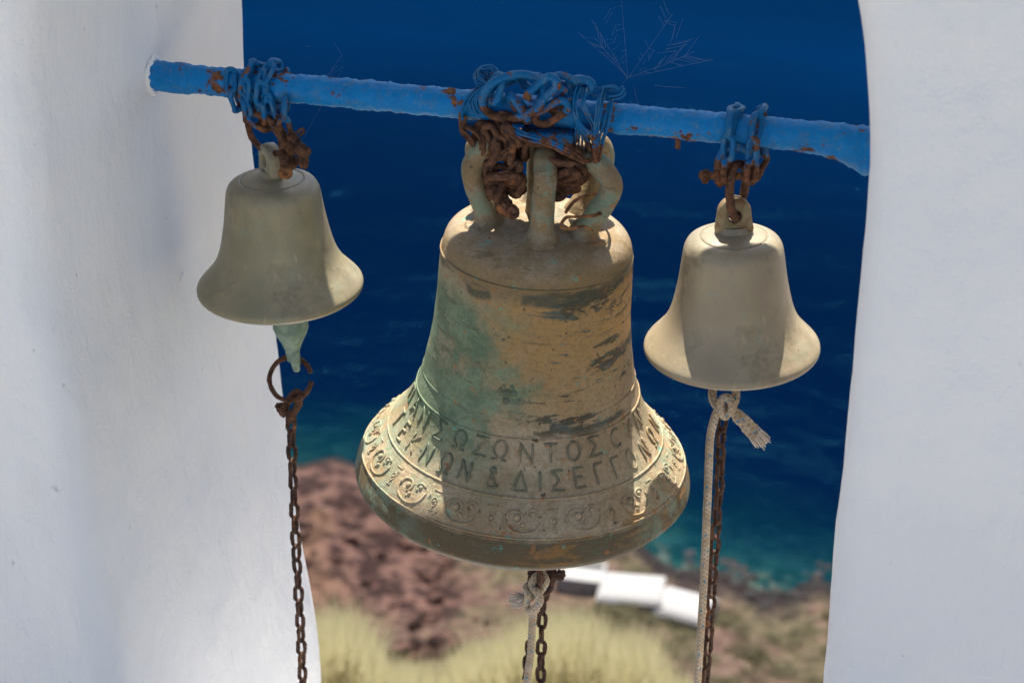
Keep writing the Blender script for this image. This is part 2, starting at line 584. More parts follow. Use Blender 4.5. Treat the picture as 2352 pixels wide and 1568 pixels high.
def mat_ground():
    m = Mat('volcanic_ground', rough=.95, spec=.1)
    co, a, d, Z = geo_sockets(m)
    n1 = m.noise(co, .22, 6, .62)
    n2 = m.noise(co, 1.1, 5, .65)
    tan = m.mix(m.ramp(n2, .35, .65), (0.060, 0.036, 0.030), (0.120, 0.080, 0.061))
    olive = m.mix(m.ramp(n2, .4, .6), (0.044, 0.036, 0.022), (0.090, 0.073, 0.046))
    c = m.mix(m.ramp(n1, .44, .56), tan, olive)
    red = m.mix(m.ramp(m.noise(co, .55, 6, .7), .44, .56), (0.022, 0.012, 0.011), (0.100, 0.056, 0.045))
    left = m.ramp(m.math('ADD', a, m.math('MULTIPLY', n1, 5)), 1.5, -2.5)
    left = m.math('MULTIPLY', left, m.ramp(m.math('ADD', d, m.math('MULTIPLY', n1, 4)), 101, 104.5))
    c = m.mix(left, c, red)
    ochre = m.math('MULTIPLY', left, m.ramp(m.math('ADD', Z, m.math('MULTIPLY', n1, 1.5)), SEA + 4.0, SEA + 5.6))
    c = m.mix(m.math('MULTIPLY', ochre, .8), c, (0.30, 0.18, 0.10))
    wet = m.ramp(m.math('ADD', Z, m.math('MULTIPLY', n2, .5)), SEA + 1.15, SEA + .55)
    c = m.mix(wet, c, (0.016, 0.013, 0.013))
    nb = m.bump(n2, .8, .5)
    return m.out(c, nb)


def mat_sea():
    m = Mat('sea_water', rough=.2, spec=.02)
    m.b.inputs['IOR'].default_value = 1.333
    co, a, d, Z = geo_sockets(m)
    s = m.math('SUBTRACT', m.math('ADD', m.math('ADD', d, m.math('MULTIPLY', a, .40)), m.math('MULTIPLY', m.math('ABSOLUTE', a), .15)), 120)
    s = m.math('ADD', s, m.math('MULTIPLY', m.math('SUBTRACT', m.noise(co, .09, 5, .6), .5), 16))
    t = m.ramp(s, -4, 8)
    deep = m.mix(m.ramp(m.noise(m.co(scale=(.01, .03, 1)), 1, 3), .3, .7), (0.0001, 0.0078, 0.032), (0.0001, 0.0100, 0.042))
    shal = m.mix(m.ramp(m.noise(co, .5, 5), .4, .6), (0.0015, 0.019, 0.024), (0.009, 0.038, 0.037))
    deep = m.mix(m.ramp(s, 45, 135), (0.0001, 0.0034, 0.0165), deep)
    mid = m.mix(m.ramp(s, 1, 17), (0.0006, 0.010, 0.019), deep)
    c = m.mix(t, shal, mid)
    edge = m.ramp(s, 1.5, -2)
    c = m.mix(m.math('MULTIPLY', edge, m.ramp(m.noise(co, .8, 4), .45, .6)), c, (0.05, 0.062, 0.052))
    w = m.noise(m.co(scale=(1, 1.6, 1), rot=(0, 0, R(-30))), .55, 7, .62)
    w2 = m.noise(m.co(scale=(1, 2.2, 1), rot=(0, 0, R(-15))), .06, 4, .5)
    nb = m.bump(w, .4, .5)
    nb = m.bump(w2, .3, 3.0, nb)
    # seen through a polarising filter: mostly the water's own colour, little mirrored sky
    df = m.n('ShaderNodeBsdfDiffuse'); m.l(c, df.inputs[0]); m.l(nb, df.inputs['Normal'])
    gl = m.n('ShaderNodeBsdfGlossy'); gl.inputs['Roughness'].default_value = .12; gl.inputs[0].default_value = (.12, .7, 1, 1); m.l(nb, gl.inputs['Normal'])
    fr = m.n('ShaderNodeFresnel'); fr.inputs['IOR'].default_value = 1.33
    mx = m.n('ShaderNodeMixShader'); m.l(m.math('MULTIPLY', fr.outputs[0], .045), mx.inputs[0])
    m.l(df.outputs[0], mx.inputs[1]); m.l(gl.outputs[0], mx.inputs[2])
    m.l(mx.outputs[0], m.t.nodes['Material Output'].inputs[0])
    return m.m


gr = mesh_obj('ground', gv, gf, mat_ground())
tag(gr, 'rocky red and tan volcanic slope running down to the shore', None, kind='structure')
o = V((CAM.x, CAM.y, SEA)) + FH * 9000
q = 14000
sea = mesh_obj('sea', [(o.x - q, o.y - 2 * q * .66, SEA), (o.x + q, o.y - 2 * q * .66, SEA), (o.x + q, o.y + q, SEA), (o.x - q, o.y + q, SEA)], [(0, 1, 2, 3)], mat_sea(), sm=False)
tag(sea, 'deep blue sea turning teal over the shallows by the shore', None, kind='structure')

# terrace the bell gable stands on
m = Mat('stone_floor', rough=.8, spec=.2)
_co = m.co()
M['floor'] = m.out(m.mix(m.noise(_co, 4, 5), (0.36, 0.335, 0.30), (0.46, 0.43, 0.39)), m.bump(m.noise(_co, 30, 4), .4, .004))
tb = MB()
tb.box((0, -3.05, -1.6), (9, 5.6, 1.2))
te = tb.build('terrace', M['floor'], sm=False)
tag(te, 'stone terrace in front of the bell gable', None, kind='structure')
tb = MB()  # unseen stepped white blocks, added to throw sunlight up onto jambs and bells
tb.box((0, -.145, -1.50), (.76, .27, 1.2))
tb.box((0, .135, -1.74), (.76, .27, 1.2))
tb.box((0, .56, -2.20), (5.0, .54, 1.2))
tb.box((0, 1.16, -2.85), (5.0, .62, 1.2))
ws = tb.build('bounce_blocks', M['plaster'], sm=False)
tag(ws, 'unseen white blocks below and beyond the arch, added to bounce sunlight up', None, kind='structure')

# ------------------------------------------------------------------ bell gable: one arched wall
XL, XR, SPR = -0.426, 0.385, 0.05
XC = (XL + XR) / 2
RA = (XR - XL) / 2
RZ = .505                       # the arch is a little taller than a half circle
ZB = -2.2
HT = 0.28                       # half thickness
path = []                       # (point x, z, outward normal x, z)
N = 110
for i in range(N + 1):
    z = ZB + (SPR - ZB) * i / N
    path.append((XL, z, -1, 0))
NA = 70
for i in range(1, NA):
    t = math.pi * (1 - i / NA)
    nv = V((math.cos(t) / RA, 0, math.sin(t) / RZ)).normalized()
    path.append((XC + RA * math.cos(t), SPR + RZ * math.sin(t), nv.x, nv.z))
for i in range(N + 1):
    z = SPR - (SPR - ZB) * i / N
    path.append((XR, z, 1, 0))
sec = []                        # (outward offset, Y)
RF, RB = 0.034, 0.020
for d in (.60, .50, .4, .3, .22, .16, .11, .08, .06):
    sec.append((d, -HT))
for i in range(0, 9):
    t = i / 8 * math.pi / 2
    sec.append((RF - RF * math.sin(t), -HT + RF - RF * math.cos(t)))
for i in range(1, 26):
    sec.append((0, -HT + RF + (2 * HT - RF - RB) * i / 26))
for i in range(0, 7):
    t = i / 6 * math.pi / 2
    sec.append((RB - RB * math.cos(t), HT - RB + RB * math.sin(t)))
for d in (.04, .08, .16, .3, .45, .6):
    sec.append((d, HT))
wv, wf = [], []
for (x, z, nx, nz) in path:
    for (d, y) in sec:
        px, pz = x + nx * d, z + nz * d
        low = max(0.0, -.15 - z)
        if x < XC and d < .5:                     # the left jamb thickens towards its foot
            px += .055 * min(1, low / .85) ** 1.2 * (1 - d / .5)
        k = 1 if d < .55 else 0
        p = V((px, y, pz))
        dis = noise.noise(p * 4.5) * .006 + noise.noise(V((px * 16, y * 16, pz * 7))) * .0024 + noise.noise(V((px * 50, y * 50, pz * 30))) * .0010
        if x < XC and d < .01:                    # shallow hollow under the bar
            dis += .010 * math.exp(-((y + .0 - .10) / .06) ** 2 - ((z + .16) / .13) ** 2)
        if d < .07 and abs(y) < HT - .001:
            px += nx * dis * k; pz += nz * dis * k
        else:
            y += (dis if y > 0 else -dis) * k * .8
        wv.append((px, y, pz))
ns = len(sec)
for i in range(len(path) - 1):
    for j in range(ns - 1):
        wf.append((i * ns + j, (i + 1) * ns + j, (i + 1) * ns + j + 1, i * ns + j + 1))
# close the outer side
for i in range(len(path) - 1):
    wf.append((i * ns + ns - 1, (i + 1) * ns + ns - 1, (i + 1) * ns, i * ns))
wall = mesh_obj('arched_wall', wv, wf, M['plaster'])
tag(wall, 'whitewashed bell gable wall whose rounded arch frames the three bells and holds the blue bar', 'wall')
# lime collar round the bar's left end, and a trowel ridge lower down
cb = MB()
ring = []
for i in range(28):
    a = 2 * math.pi * i / 28
    ring.append(V((XL + .002, .0180 * math.cos(a) * (1 + .1 * math.sin(3 * a)), .0188 * math.sin(a))))
cb.tube(ring, [.0032 + .0012 * math.sin(2.3 * i) for i in range(28)], 8, True, jit=.6)
cb.build('plaster_collar', M['plaster'], wall)
cb = MB()
rp = [at(300, 622, 0), at(318, 629, 0), at(335, 627, 0), at(352, 622, 0), at(368, 612, 0)]
rp = [V((XL + .002, -.06 + .022 * i, p.z - .02)) for i, p in enumerate(rp)]
cb.tube(catmull(rp, 4), .0035, 8, jit=.6)
cb.build('trowel_ridge', M['plaster'], wall)

# ------------------------------------------------------------------ the bar
bv, bf = [], []
NB, KB = 520, 40
for i in range(NB + 1):
    x = -.47 + (.47 + .47) * i / NB
    for j in range(KB):
        a = 2 * math.pi * j / KB
        rr = .0155 + .0013 * (1 - abs(math.sin(x * 130 + a * .5 + 1.2 * noise.noise(V((x * 20, 3, 3)))))) ** 2 * (.8 + .9 * noise.noise(V((x * 9, 0, 1)))) + .0012 * noise.noise(V((x * 70, math.cos(a) * 1.5, math.sin(a) * 1.5)))
        rr += .0012 * noise.noise(V((x * 260, math.cos(a) * 4, math.sin(a) * 4)))
        if x < -.38: rr += .0012
        ez = 0
        if x > .27:
            t = min(1, (x - .27) / .09)
            rr += .004 * t * t
            ez = -.004 * t * t
            if math.sin(a) < 0: rr += .012 * t ** 4 * (-math.sin(a)) * (1 + .3 * noise.noise(V((x * 80, a, 0))))
        bv.append((x, rr * math.cos(a), ez + rr * math.sin(a)))
for i in range(NB):
    for j in range(KB):
        bf.append((i * KB + j, (i + 1) * KB + j, (i + 1) * KB + (j + 1) % KB, i * KB + (j + 1) % KB))
bar = mesh_obj('bar', bv, bf, M['bar'])
tag(bar, 'blue painted iron bar spanning the arch with all three bells slung from it', 'bar')

# ------------------------------------------------------------------ bells
def bell_frame(P, tilt, yaw=YAW):
    g = R(tilt)
    a = V((0, 0, 1)) * math.cos(g) + RGT * math.sin(g)
    e1 = RGT * math.cos(g) - V((0, 0, 1)) * math.sin(g)
    e2 = a.cross(e1)
    return Matrix((e1, e2, a)).transposed().to_4x4()


class Prof:
    def __init__(self, pts):
        self.p = pts                              # (z, r) rising

    def r(self, z):
        p = self.p
        if z <= p[0][0]: return p[0][1]
        for (z0, r0), (z1, r1) in zip(p, p[1:]):
            if z <= z1:
                return r0 + (r1 - r0) * (z - z0) / (z1 - z0)
        return p[-1][1]


def lathe(profile, k=128, close_top=True):
    """profile: list of (r, z) going up outside, then down inside"""
    mb = MB()
    vs, fs = [], []
    n = len(profile)
    for (r, z) in profile:
        for j in range(k):
            a = 2 * math.pi * j / k
            vs.append(V((r * math.sin(a), -r * math.cos(a), z)))
    for i in range(n - 1):
        for j in range(k):
            j2 = (j + 1) % k
            fs.append((i * k + j, i * k + j2, (i + 1) * k + j2, (i + 1) * k + j))
    mb.add(vs, fs)
    return mb


def spline_profile(pts, sub=5):
    q = catmull([V((r, 0, z)) for (z, r) in pts], sub)
    return [(max(v.x, 0.0005), v.z) for v in q]


def bell_body(pts, wall_t, inner_low, k=128, jit=.0):
    outer = spline_profile(pts)
    inner = [(max(r - wall_t * (1 + .6 * math.exp(-((z - .02) / .03) ** 2)), .002), z - wall_t * .6) for (r, z) in outer if r > wall_t and z > inner_low]
    inner = inner[::-1]
    # rounded rim from inner bottom back to outer bottom
    full = outer + [(.0005, outer[-1][1] - wall_t)] + inner + [outer[0]]
    mb = lathe(full, k)
    if jit:
        for v in mb.v:
            rr = math.hypot(v.x, v.y)
            if rr > .02:
                d = noise.noise(v * 14) * jit + noise.noise(v * 45) * jit * .35
                v.x += v.x / rr * d; v.y += v.y / rr * d
    return mb


def lug(w, h, t, hole_r, hole_z, k=28):
    """upright tongue-shaped ear with a round hole, foot flared into the crown; local x = width, y = thickness"""
    mb = MB()
    outer, inner = [], []
    for i in range(k):
        a = 2 * math.pi * i / k - math.pi / 2
        inner.append(V((hole_r * math.cos(a), 0, hole_z + hole_r * math.sin(a))))
        c, s_ = math.cos(a), math.sin(a)
        if s_ >= 0:
            x, z = w / 2 * c, (h - w / 2) + w / 2 * s_
        else:
            x, z = w / 2 * (1 + .25 * (-s_)) * max(-1, min(1, c * 1.5)), (h - w / 2) * (1 + s_) - .002
        outer.append(V((x, 0, z)))
    rings = []
    for (sh, ty) in ((0.0, -.5), (.0, .5)):
        pass
    # outer-front, outer-front bevel, ... as loops
    def loop(src, shrink, y, ctr):
        return [V((p.x + (ctr.x - p.x) * shrink, y, p.z + (ctr.z - p.z) * shrink)) for p in src]
    ctr = V((0, 0, hole_z))
    L = [loop(inner, 0, -t * .36, ctr), loop(inner, -.16, -t * .5, ctr), loop(outer, .13, -t * .5, ctr), loop(outer, .03, -t * .38, ctr), loop(outer, 0, 0, ctr),
         loop(outer, .03, t * .38, ctr), loop(outer, .13, t * .5, ctr), loop(inner, -.16, t * .5, ctr), loop(inner, 0, t * .36, ctr)]
    vs = [p for l_ in L for p in l_]
    fs = []
    nl = len(L)
    for i in range(nl):
        for j in range(k):
            a0, a1 = i * k + j, i * k + (j + 1) % k
            b0, b1 = ((i + 1) % nl) * k + j, ((i + 1) % nl) * k + (j + 1) % k
            fs.append((a0, a1, b1, b0))
    mb.add(vs, fs)
    return mb


SMALL = [(-.004, .082), (-.002, .0885), (.002, .0942), (.006, .0958), (.011, .0942), (.02, .0862), (.03, .0775), (.04, .0712), (.05, .0670), (.06, .0640), (.075, .0606), (.09, .0578),
         (.105, .0556), (.118, .0538), (.126, .0520), (.132, .0485), (.1355, .0430), (.1372, .0375), (.1362, .0355), (.1378, .0335), (.1400, .0240), (.1425, .0140), (.143, .0005)]


def small_bell(name, label, P, tilt, mat, lug_rot, lug_w, lug_h, lug_t, hz, ear_mat=None):
    t = thing(name, label, 'bell', P, 'small bells on either side of the large bell')
    rot = bell_frame(P, tilt)
    t.matrix_basis = Matrix.Translation(P) @ rot
    bell_body(SMALL, .006, .004).build('bell_body', mat, t, local=True)
    lb = lug(lug_w, lug_h, lug_t, .0068, hz)
    q = Matrix.Rotation(R(lug_rot), 3, 'Z')
    for v in lb.v:
        vv = q @ v
        v.x, v.y, v.z = vv.x, vv.y, vv.z + .139
    # foot fillet
    lb.build('hanging_ear', ear_mat or mat, t, local=True)
    f = spline_profile([(.1385, .036), (.1395, .030), (.1415, .024), (.146, .0195), (.150, .0165)], 3)
    fb = lathe(f, 32)
    for v in fb.v:
        x, y = v.x * (lug_w / .040), v.y * .62
        vv = q @ V((x, y, v.z - .0015))
        v.x, v.y, v.z = vv
    fb.build('ear_foot', mat, t, local=True)
    return t


PL = at(645, 665)
PR = at(1680, 805)
bellL = small_bell('small_bell', 'small olive bronze bell on the left hanging beside the white jamb, green clapper eye below', PL, -1, M['bell_left'], -62, .033, .041, .0165, .021)
bellR = small_bell('small_bell', 'small bronze bell on the right with its round holed ear turned to the viewer', PR, -2, M['bell_right'], 4, .036, .043, .014, .022, M['ear_stain'])

# clapper of the left bell (verdigris spindle with a split eye)
c0 = V((PL.x + .004, PL.y, PL.z))
EYE_L = at(662, 826, -.0)
prof = [(.070, .004), (.030, .004), (.0, .008), (-.020, .016), (-.034, .0205), (-.046, .0210), (-.055, .0180), (-.066, .0125), (-.076, .0088), (-.084, .0078), (-.090, .0070)]
cl = lathe([(r, z) for z, r in prof], 24)
inv = bell_frame(PL, -1).inverted()
top0 = V((.008, .0, -.004))
for v in cl.v:
    v.x += top0.x; v.z = v.z * 1.0 - .002
cl.build('clapper', M['verdigris'], bellL, local=True)
eb = MB()
ey = []
for i in range(20):
    a = 2 * math.pi * i / 20
    ey.append(V((.008 + .0030, .0085 * math.cos(a), -.0905 + .0125 * math.sin(a))))
eb.tube(ey, .0046, 8, True, jit=.3)
eb.build('clapper_eye', M['verdigris'], bellL, local=True)
# right bell clapper stub
cl = lathe([(.004, .08), (.004, .05), (.010, .02), (.016, .0), (.017, -.012), (.012, -.026), (.0075, -.036), (.001, -.040)], 20)
cl.build('clapper', M['bell_right'], bellR, local=True)

# large bell
BIG = [(.0, .1715), (.004, .1775), (.010, .1855), (.017, .1925), (.023, .1952), (.030, .1945), (.040, .1912), (.047, .1880), (.0485, .1866), (.051, .1866), (.060, .1792), (.070, .1700), (.080, .1605), (.090, .1522),
       (.100, .1447), (.110, .1387), (.120, .1338), (.130, .1296), (.140, .1262), (.155, .1215), (.170, .1180), (.185, .1152), (.200, .1130), (.230, .1100), (.260, .1080), (.290, .1066), (.308, .1052), (.322, .1018), (.331, .0950),
       (.336, .0860), (.339, .0740), (.3415, .0600), (.344, .045), (.348, .030), (.352, .012), (.353, .0005)]
PB = at(1198, 1120)
TB = 3
bellB = thing('large_bell', 'large weathered bronze bell in the middle with Greek inscription, green and ochre stains', 'bell', PB)
BF = bell_frame(PB, TB)
bellB.matrix_basis = Matrix.Translation(PB) @ BF
bell_body(BIG, .009, .006, 192, .0011).build('bell_body', M['bell_big'], bellB, local=True)
bp = Prof([(z, r) for r, z in spline_profile(BIG) if z < .33])


def on_bell(phi, z, off=0.0):
    r = bp.r(z)
    dr = (bp.r(z + .004) - bp.r(z - .004)) / .008
    n = V((1, 0, -dr)).normalized()
    rr, zz = r + n.x * off, z + n.z * off
    a = R(phi)
    return V((rr * math.sin(a), -rr * math.cos(a), zz))


def bell_ring(z, r, lift, name='moulding'):
    mb = MB()
    mb.tube([on_bell(360 * i / 160, z, lift) for i in range(160)], r, 6, True, jit=.4)
    return mb.build(name, M['bell_big'], bellB, local=True)


for z, r, lf in ((.138, .0011, .0002), (.0825, .0013, .0002), (.0500, .0012, .0003), (.158, .0007, .0), (.306, .0012, .0)):
    bell_ring(z, r, lf)


def arc(cx, cy, rx, ry, a0, a1, n=14):
    return [(cx + rx * math.cos(R(a0 + (a1 - a0) * i / n)), cy + ry * math.sin(R(a0 + (a1 - a0) * i / n))) for i in range(n + 1)]


GL = {   # strokes in a cell, x -0.5..0.5, y 0..1
    'Σ': [[(.36, .94), (.36, 1), (-.36, 1), (.12, .52), (-.38, 0), (.38, 0), (.38, .08)]],
    'Ω': [[(-.40, 0), (-.14, 0)] + arc(0, .56, .38, .44, 247, -67, 18)[0:] + [(.14, 0), (.40, 0)]],
    'Ζ': [[(-.36, 1), (.36, 1), (-.38, 0), (.38, 0)]],
    'Ν': [[(-.34, 0), (-.34, 1), (.34, 0), (.34, 1)]],
    'Τ': [[(-.40, 1), (.40, 1)], [(0, 1), (0, 0)]],
    'Ο': [arc(0, .5, .36, .5, 90, 450, 20)],
    'Ε': [[(.32, 1), (-.32, 1), (-.32, 0), (.34, 0)], [(-.32, .52), (.2, .52)]],
    'Κ': [[(-.34, 0), (-.34, 1)], [(.34, 1), (-.34, .45), (.36, 0)]],
    'Δ': [[(-.42, 0), (0, 1), (.42, 0), (-.42, 0)]],
    'Ι': [[(0, 0), (0, 1)]],
    'Γ': [[(-.28, 0), (-.28, 1), (.34, 1)]],
    'Α': [[(-.40, 0), (0, 1), (.40, 0)], [(-.24, .36), (.24, .36)]],
    'Π': [[(-.34, 0), (-.34, 1), (.34, 1), (.34, 0)]],
    'Υ': [[(-.36, 1), (0, .5), (.36, 1)], [(0, .5), (0, 0)]],
    'Ϲ': [arc(.05, .5, .36, .5, 50, 310, 16)],
    '&': [[(.36, .18), (.1, 0), (-.22, 0), (-.36, .24), (-.1, .52), (.14, .76), (.05, .98), (-.16, .98), (-.22, .78), (0, .5), (.34, 0)]],
}


def letter(ch, phi, z0, h, wscale=1.0, name='letter'):
    mb = MB()
    rmid = bp.r(z0 + h * .5)
    # slant height: convert the cell's y to z along the surface
    for st in GL[ch]:
        pts = []
        st = [V((p[0], 0, p[1])) for p in st]
        for p, q in zip(st, st[1:]):
            n = max(1, int((q - p).length / .18))
            for i in range(n):
                pts.append(p.lerp(q, i / n))
        pts.append(st[-1])
        w = h * 1.12 * wscale
        P = [on_bell(phi + math.degrees(p.x * w / rmid), z0 + p.z * h, .0003) for p in pts]
        mb.tube(P, .0015, 6, False, jit=.35)
    return mb.build(name, M['bell_letters'] if -55 < phi < 50 else M['bell_big'], bellB, local=True)  # shade put into colour: darker bronze on shaded letters, plain on sunlit ones


for ch, phi in zip('ΠΑΝΣΩΖΩΝΤΟΣϹΥΝ', (-86, -73, -61, -47.3, -34.3, -23, -13.4, -1, 10.6, 22, 33.2, 47, 58, 70)):
    letter(ch, phi, .1150, .0190, .92)
for ch, phi in zip('ΤΕΚΝΩΝ&ΔΙΣΕΓΓΟΝΩΝ', (-82, -70, -59, -48.5, -37.5, -27.5, -14.7, -3, 5.5, 13, 23, 33, 42.5, 52.5, 64, 76, 88)):
    letter(ch, phi, .0890, .0180, .86)

# scrollwork band: every scroll and every rosette is a piece of its own
def relief(strokes, phi, z0, h, r, name, dots=()):
    mb = MB()
    rmid = bp.r(z0 + h / 2)
    for st in strokes:
        P = [on_bell(phi + math.degrees(x * h / rmid), z0 + y * h, .0002) for x, y in st]
        mb.tube(P, r, 6, jit=.6)
    for (x, y, rr) in dots:
        c = on_bell(phi + math.degrees(x * h / rmid), z0 + y * h, .0)
        vs, fs = ball(c, rr * h, 8, 5)
        mb.add(vs, fs)
    return mb.build(name, M['bell_big'], bellB, local=True)


def ball(c, r, k=10, l=6, sc=(1, 1, 1), jit=0.0):
    vs, fs = [], []
    c = V(c)
    for i in range(l + 1):
        t = math.pi * i / l
        for j in range(k):
            a = 2 * math.pi * j / k
            p = V((math.sin(t) * math.cos(a), math.sin(t) * math.sin(a), math.cos(t)))
            rr = r * (1 + (jit * noise.noise(p * 1.7 + c * 37) if jit else 0))
            vs.append(c + V((p.x * rr * sc[0], p.y * rr * sc[1], p.z * rr * sc[2])))
    for i in range(l):
        for j in range(k):
            fs.append((i * k + j, (i + 1) * k + j, (i + 1) * k + (j + 1) % k, i * k + (j + 1) % k))
    return vs, fs


for i in range(16):
    ph = -1 + 22.5 * i
    if ph > 180: ph -= 360
    scroll = [arc(0, .56, .62, .56, 168, 372, 20), arc(-.28, .60, .26, .24, 200, -70, 12), arc(.34, .72, .2, .17, 30, 250, 10)]
    wide = [[(x * 1.5, y) for x, y in st] for st in scroll]
    relief(wide, ph, .0545, .0215, .0015, 'scroll', [(-.32, .60, .17), (.48, .74, .13), (.02, .34, .12), (-.1, .22, .08)])
    rel = [arc(0, .46, .17, .2, 0, 360, 12), [(-.30, .96), (.30, .96)], [(-.16, .08), (.16, .08)], [(0, .0), (0, .24)]]
    relief(rel, ph + 11.25, .0565, .0185, .0009, 'rosette', [(0, .46, .12)])
# a cast seraph-like boss, badly worn: just a lump with rays
mb = MB()
for (x, z, r) in ((0, 0, .0042), (-.006, .002, .003), (.0065, .001, .0032), (0, -.0065, .0034), (-.003, .006, .0026), (.004, .006, .0028), (-.0105, -.003, .002), (.011, -.004, .0022)):
    vs, fs = ball(on_bell(-13.3 + math.degrees(x * 1.25 / .114), .186 + z * 1.3, -.0022), r * 1.5, 10, 6, jit=.3)
    mb.add(vs, fs)
mb.build('worn_boss', M['bell_letters'], bellB, local=True)

# crown of the large bell: curved arms meeting in a head block
ZT = .338
for k_, (ph, rr0, rel, top, zt) in enumerate(((2, .050, .056, .020, .088), (57, .058, .086, .040, .090), (-78, .056, .076, .045, .092), (122, .055, .080, .040, .090), (-118, .055, .080, .040, .090), (182, .05, .062, .020, .088))):
    a = R(ph)
    dv = V((math.sin(a), -math.cos(a), 0))
    pts = [dv * (rr0 + .006) + V((0, 0, ZT - .030)), dv * (rr0 + .003) + V((0, 0, ZT - .012)), dv * rr0 + V((0, 0, ZT + .006)), dv * (rr0 + (rel - rr0) * .55) + V((0, 0, ZT + .034)), dv * rel + V((0, 0, ZT + .062)),
           dv * (rel * .95) + V((0, 0, ZT + .076)), dv * ((rel + top) / 2) + V((0, 0, ZT + zt - .001)), dv * top + V((0, 0, ZT + zt - .002))]
    cp = catmull(pts, 5)
    rad = [.0126 + .014 / (1 + math.exp((p.z - ZT - .004) / .004)) for p in cp]
    mb = MB()
    mb.tube(cp, rad, 14, jit=.10)
    for v in mb.v:      # worn square section
        pass
    mb.build('crown_arm', M['bell_big'], bellB, local=True)
mb = MB()
cp = catmull([V((-.052, 0, ZT + .084)), V((-.02, 0, ZT + .089)), V((.02, 0, ZT + .089)), V((.050, 0, ZT + .084))], 5)
mb.tube(cp, .0145, 12, jit=.15)
mb.build('crown_head', M['bell_big'], bellB, local=True)
mb = lathe([(.017, ZT - .002), (.015, ZT + .02), (.014, ZT + .05), (.014, ZT + .082)], 20)
mb.build('crown_post', M['bell_big'], bellB, local=True)
# clapper tip of the large bell
mb = lathe([(.004, .20), (.005, .06), (.016, .03), (.020, .008), (.015, -.014), (.006, -.030), (.001, -.032)], 20)
mb.build('clapper', M['rust_dark'], bellB, local=True)

# ------------------------------------------------------------------ chains
LINKS = {}


def link_mesh(key, L, Wd, r, var):
    k = (key, var)
    if k in LINKS: return LINKS[k]
    pts = []
    hs = L / 2 - Wd / 2
    w = Wd / 2 - r
    for i in range(9):
        a = math.pi * i / 8
        pts.append(V((w * math.cos(a), 0, hs + w * math.sin(a))))
    for i in range(9):
        a = math.pi + math.pi * i / 8
        pts.append(V((w * math.cos(a), 0, -hs + w * math.sin(a))))
    # add mid points on the straights
    full = []
    for i, p in enumerate(pts):
        full.append(p)
        q = pts[(i + 1) % len(pts)]
        if (q - p).length > hs:
            full.append(p.lerp(q, .5))
    for p in full:
        p += V((noise.noise(p * 90 + V((var * 7, 0, 0))), noise.noise(p * 90 + V((0, var * 7, 5))), 0)) * r * .30
    rr = [r * (1 + .16 * noise.noise(p * 160 + V((var * 3, 1, 2)))) for p in full]
    vs, fs, uv = tube_data(full, rr, 8, True)
    for v in vs:
        v += V((noise.noise(v * 420 + V((var, 0, 0))), noise.noise(v * 420 + V((0, var, 9))), noise.noise(v * 420 + V((3, 0, var))))) * r * .16
    me = bpy.data.meshes.new('link')
    me.from_pydata([tuple(v) for v in vs], [], fs)
    smooth(me)
    LINKS[k] = me
    return me


def place_link(parent, c, t, n, key, L, Wd, r, mat):
    me = link_mesh(key + mat.name, L, Wd, r, rnd.randrange(4))
    if not me.materials: me.materials.append(mat)
    o = bpy.data.objects.new('link', me)
    t = t.normalized()
    n = (n - t * n.dot(t)).normalized()
    x = n.cross(t)
    o.matrix_basis = Matrix.Translation(c - top_loc(parent)) @ Matrix((x, n, t)).transposed().to_4x4()
    link(o, parent)
    return o


def chain_path(parent, pts, key, L, Wd, r, mat, ph0=0.0, jitter=8, n0=None, face=None):
    """links one behind the other along a path, each turned a quarter against the last"""
    P = catmull(pts, 10)
    pitch = L - 2 * r * 1.05
    pos, out, acc = 0, [P[0]], 0
    for a, b in zip(P, P[1:]):
        seg = (b - a).length
        while acc + seg >= pitch:
            tt = (pitch - acc) / seg
            a = a.lerp(b, tt)
            out.append(a.copy())
            seg = (b - a).length
            acc = 0
        acc += seg
    nrm = n0 or V((0, -1, 0))
    for i, (a, b) in enumerate(zip(out, out[1:])):
        t = (b - a).normalized()
        nrm = (nrm - t * nrm.dot(t)).normalized()
        ang = ph0 + 90 * (i % 2) + rnd.uniform(-jitter, jitter)
        n = Quaternion(t, R(ang)) @ nrm
        place_link(parent, (a + b) / 2, t, n, key, L, Wd, r, mat)
    return out


CL, CW, CR = .0262, .0145, .0027
def vchain(name, label, px_pts, Y=0.0, mat=None, ph0=25, group='rusty bell pull chains', jitter=14):
    pts = [at(x, y, Y) for x, y in px_pts]
    t = thing(name, label, 'chain', pts[0], group)
    chain_path(t, pts, 'pull', CL, CW, CR, mat or M['rust_dark'], ph0, jitter)
    return t


c1 = vchain('chain', 'thin rusty pull chain hanging from the open ring below the left bell', [(668, 955), (673, 1100), (682, 1290), (693, 1500), (697, 1640)], ph0=15)
c2 = vchain('chain', 'rusty pull chain hanging behind the rope knotted below the large middle bell', [(1252, 1345), (1246, 1410), (1243, 1480), (1242, 1560), (1236, 1650)], Y=.012, ph0=10)
c3 = vchain('chain', 'rusty pull chain hanging just right of the long rope below the right bell', [(1660, 950), (1656, 1010), (1652, 1120), (1641, 1260), (1632, 1400), (1622, 1540), (1616, 1650)], Y=.010, ph0=35)
c4 = vchain('chain', 'short second strand of rusty chain half hidden behind the rope under the large bell', [(1215, 1475), (1212, 1530), (1206, 1590), (1200, 1650)], Y=.03, ph0=40)

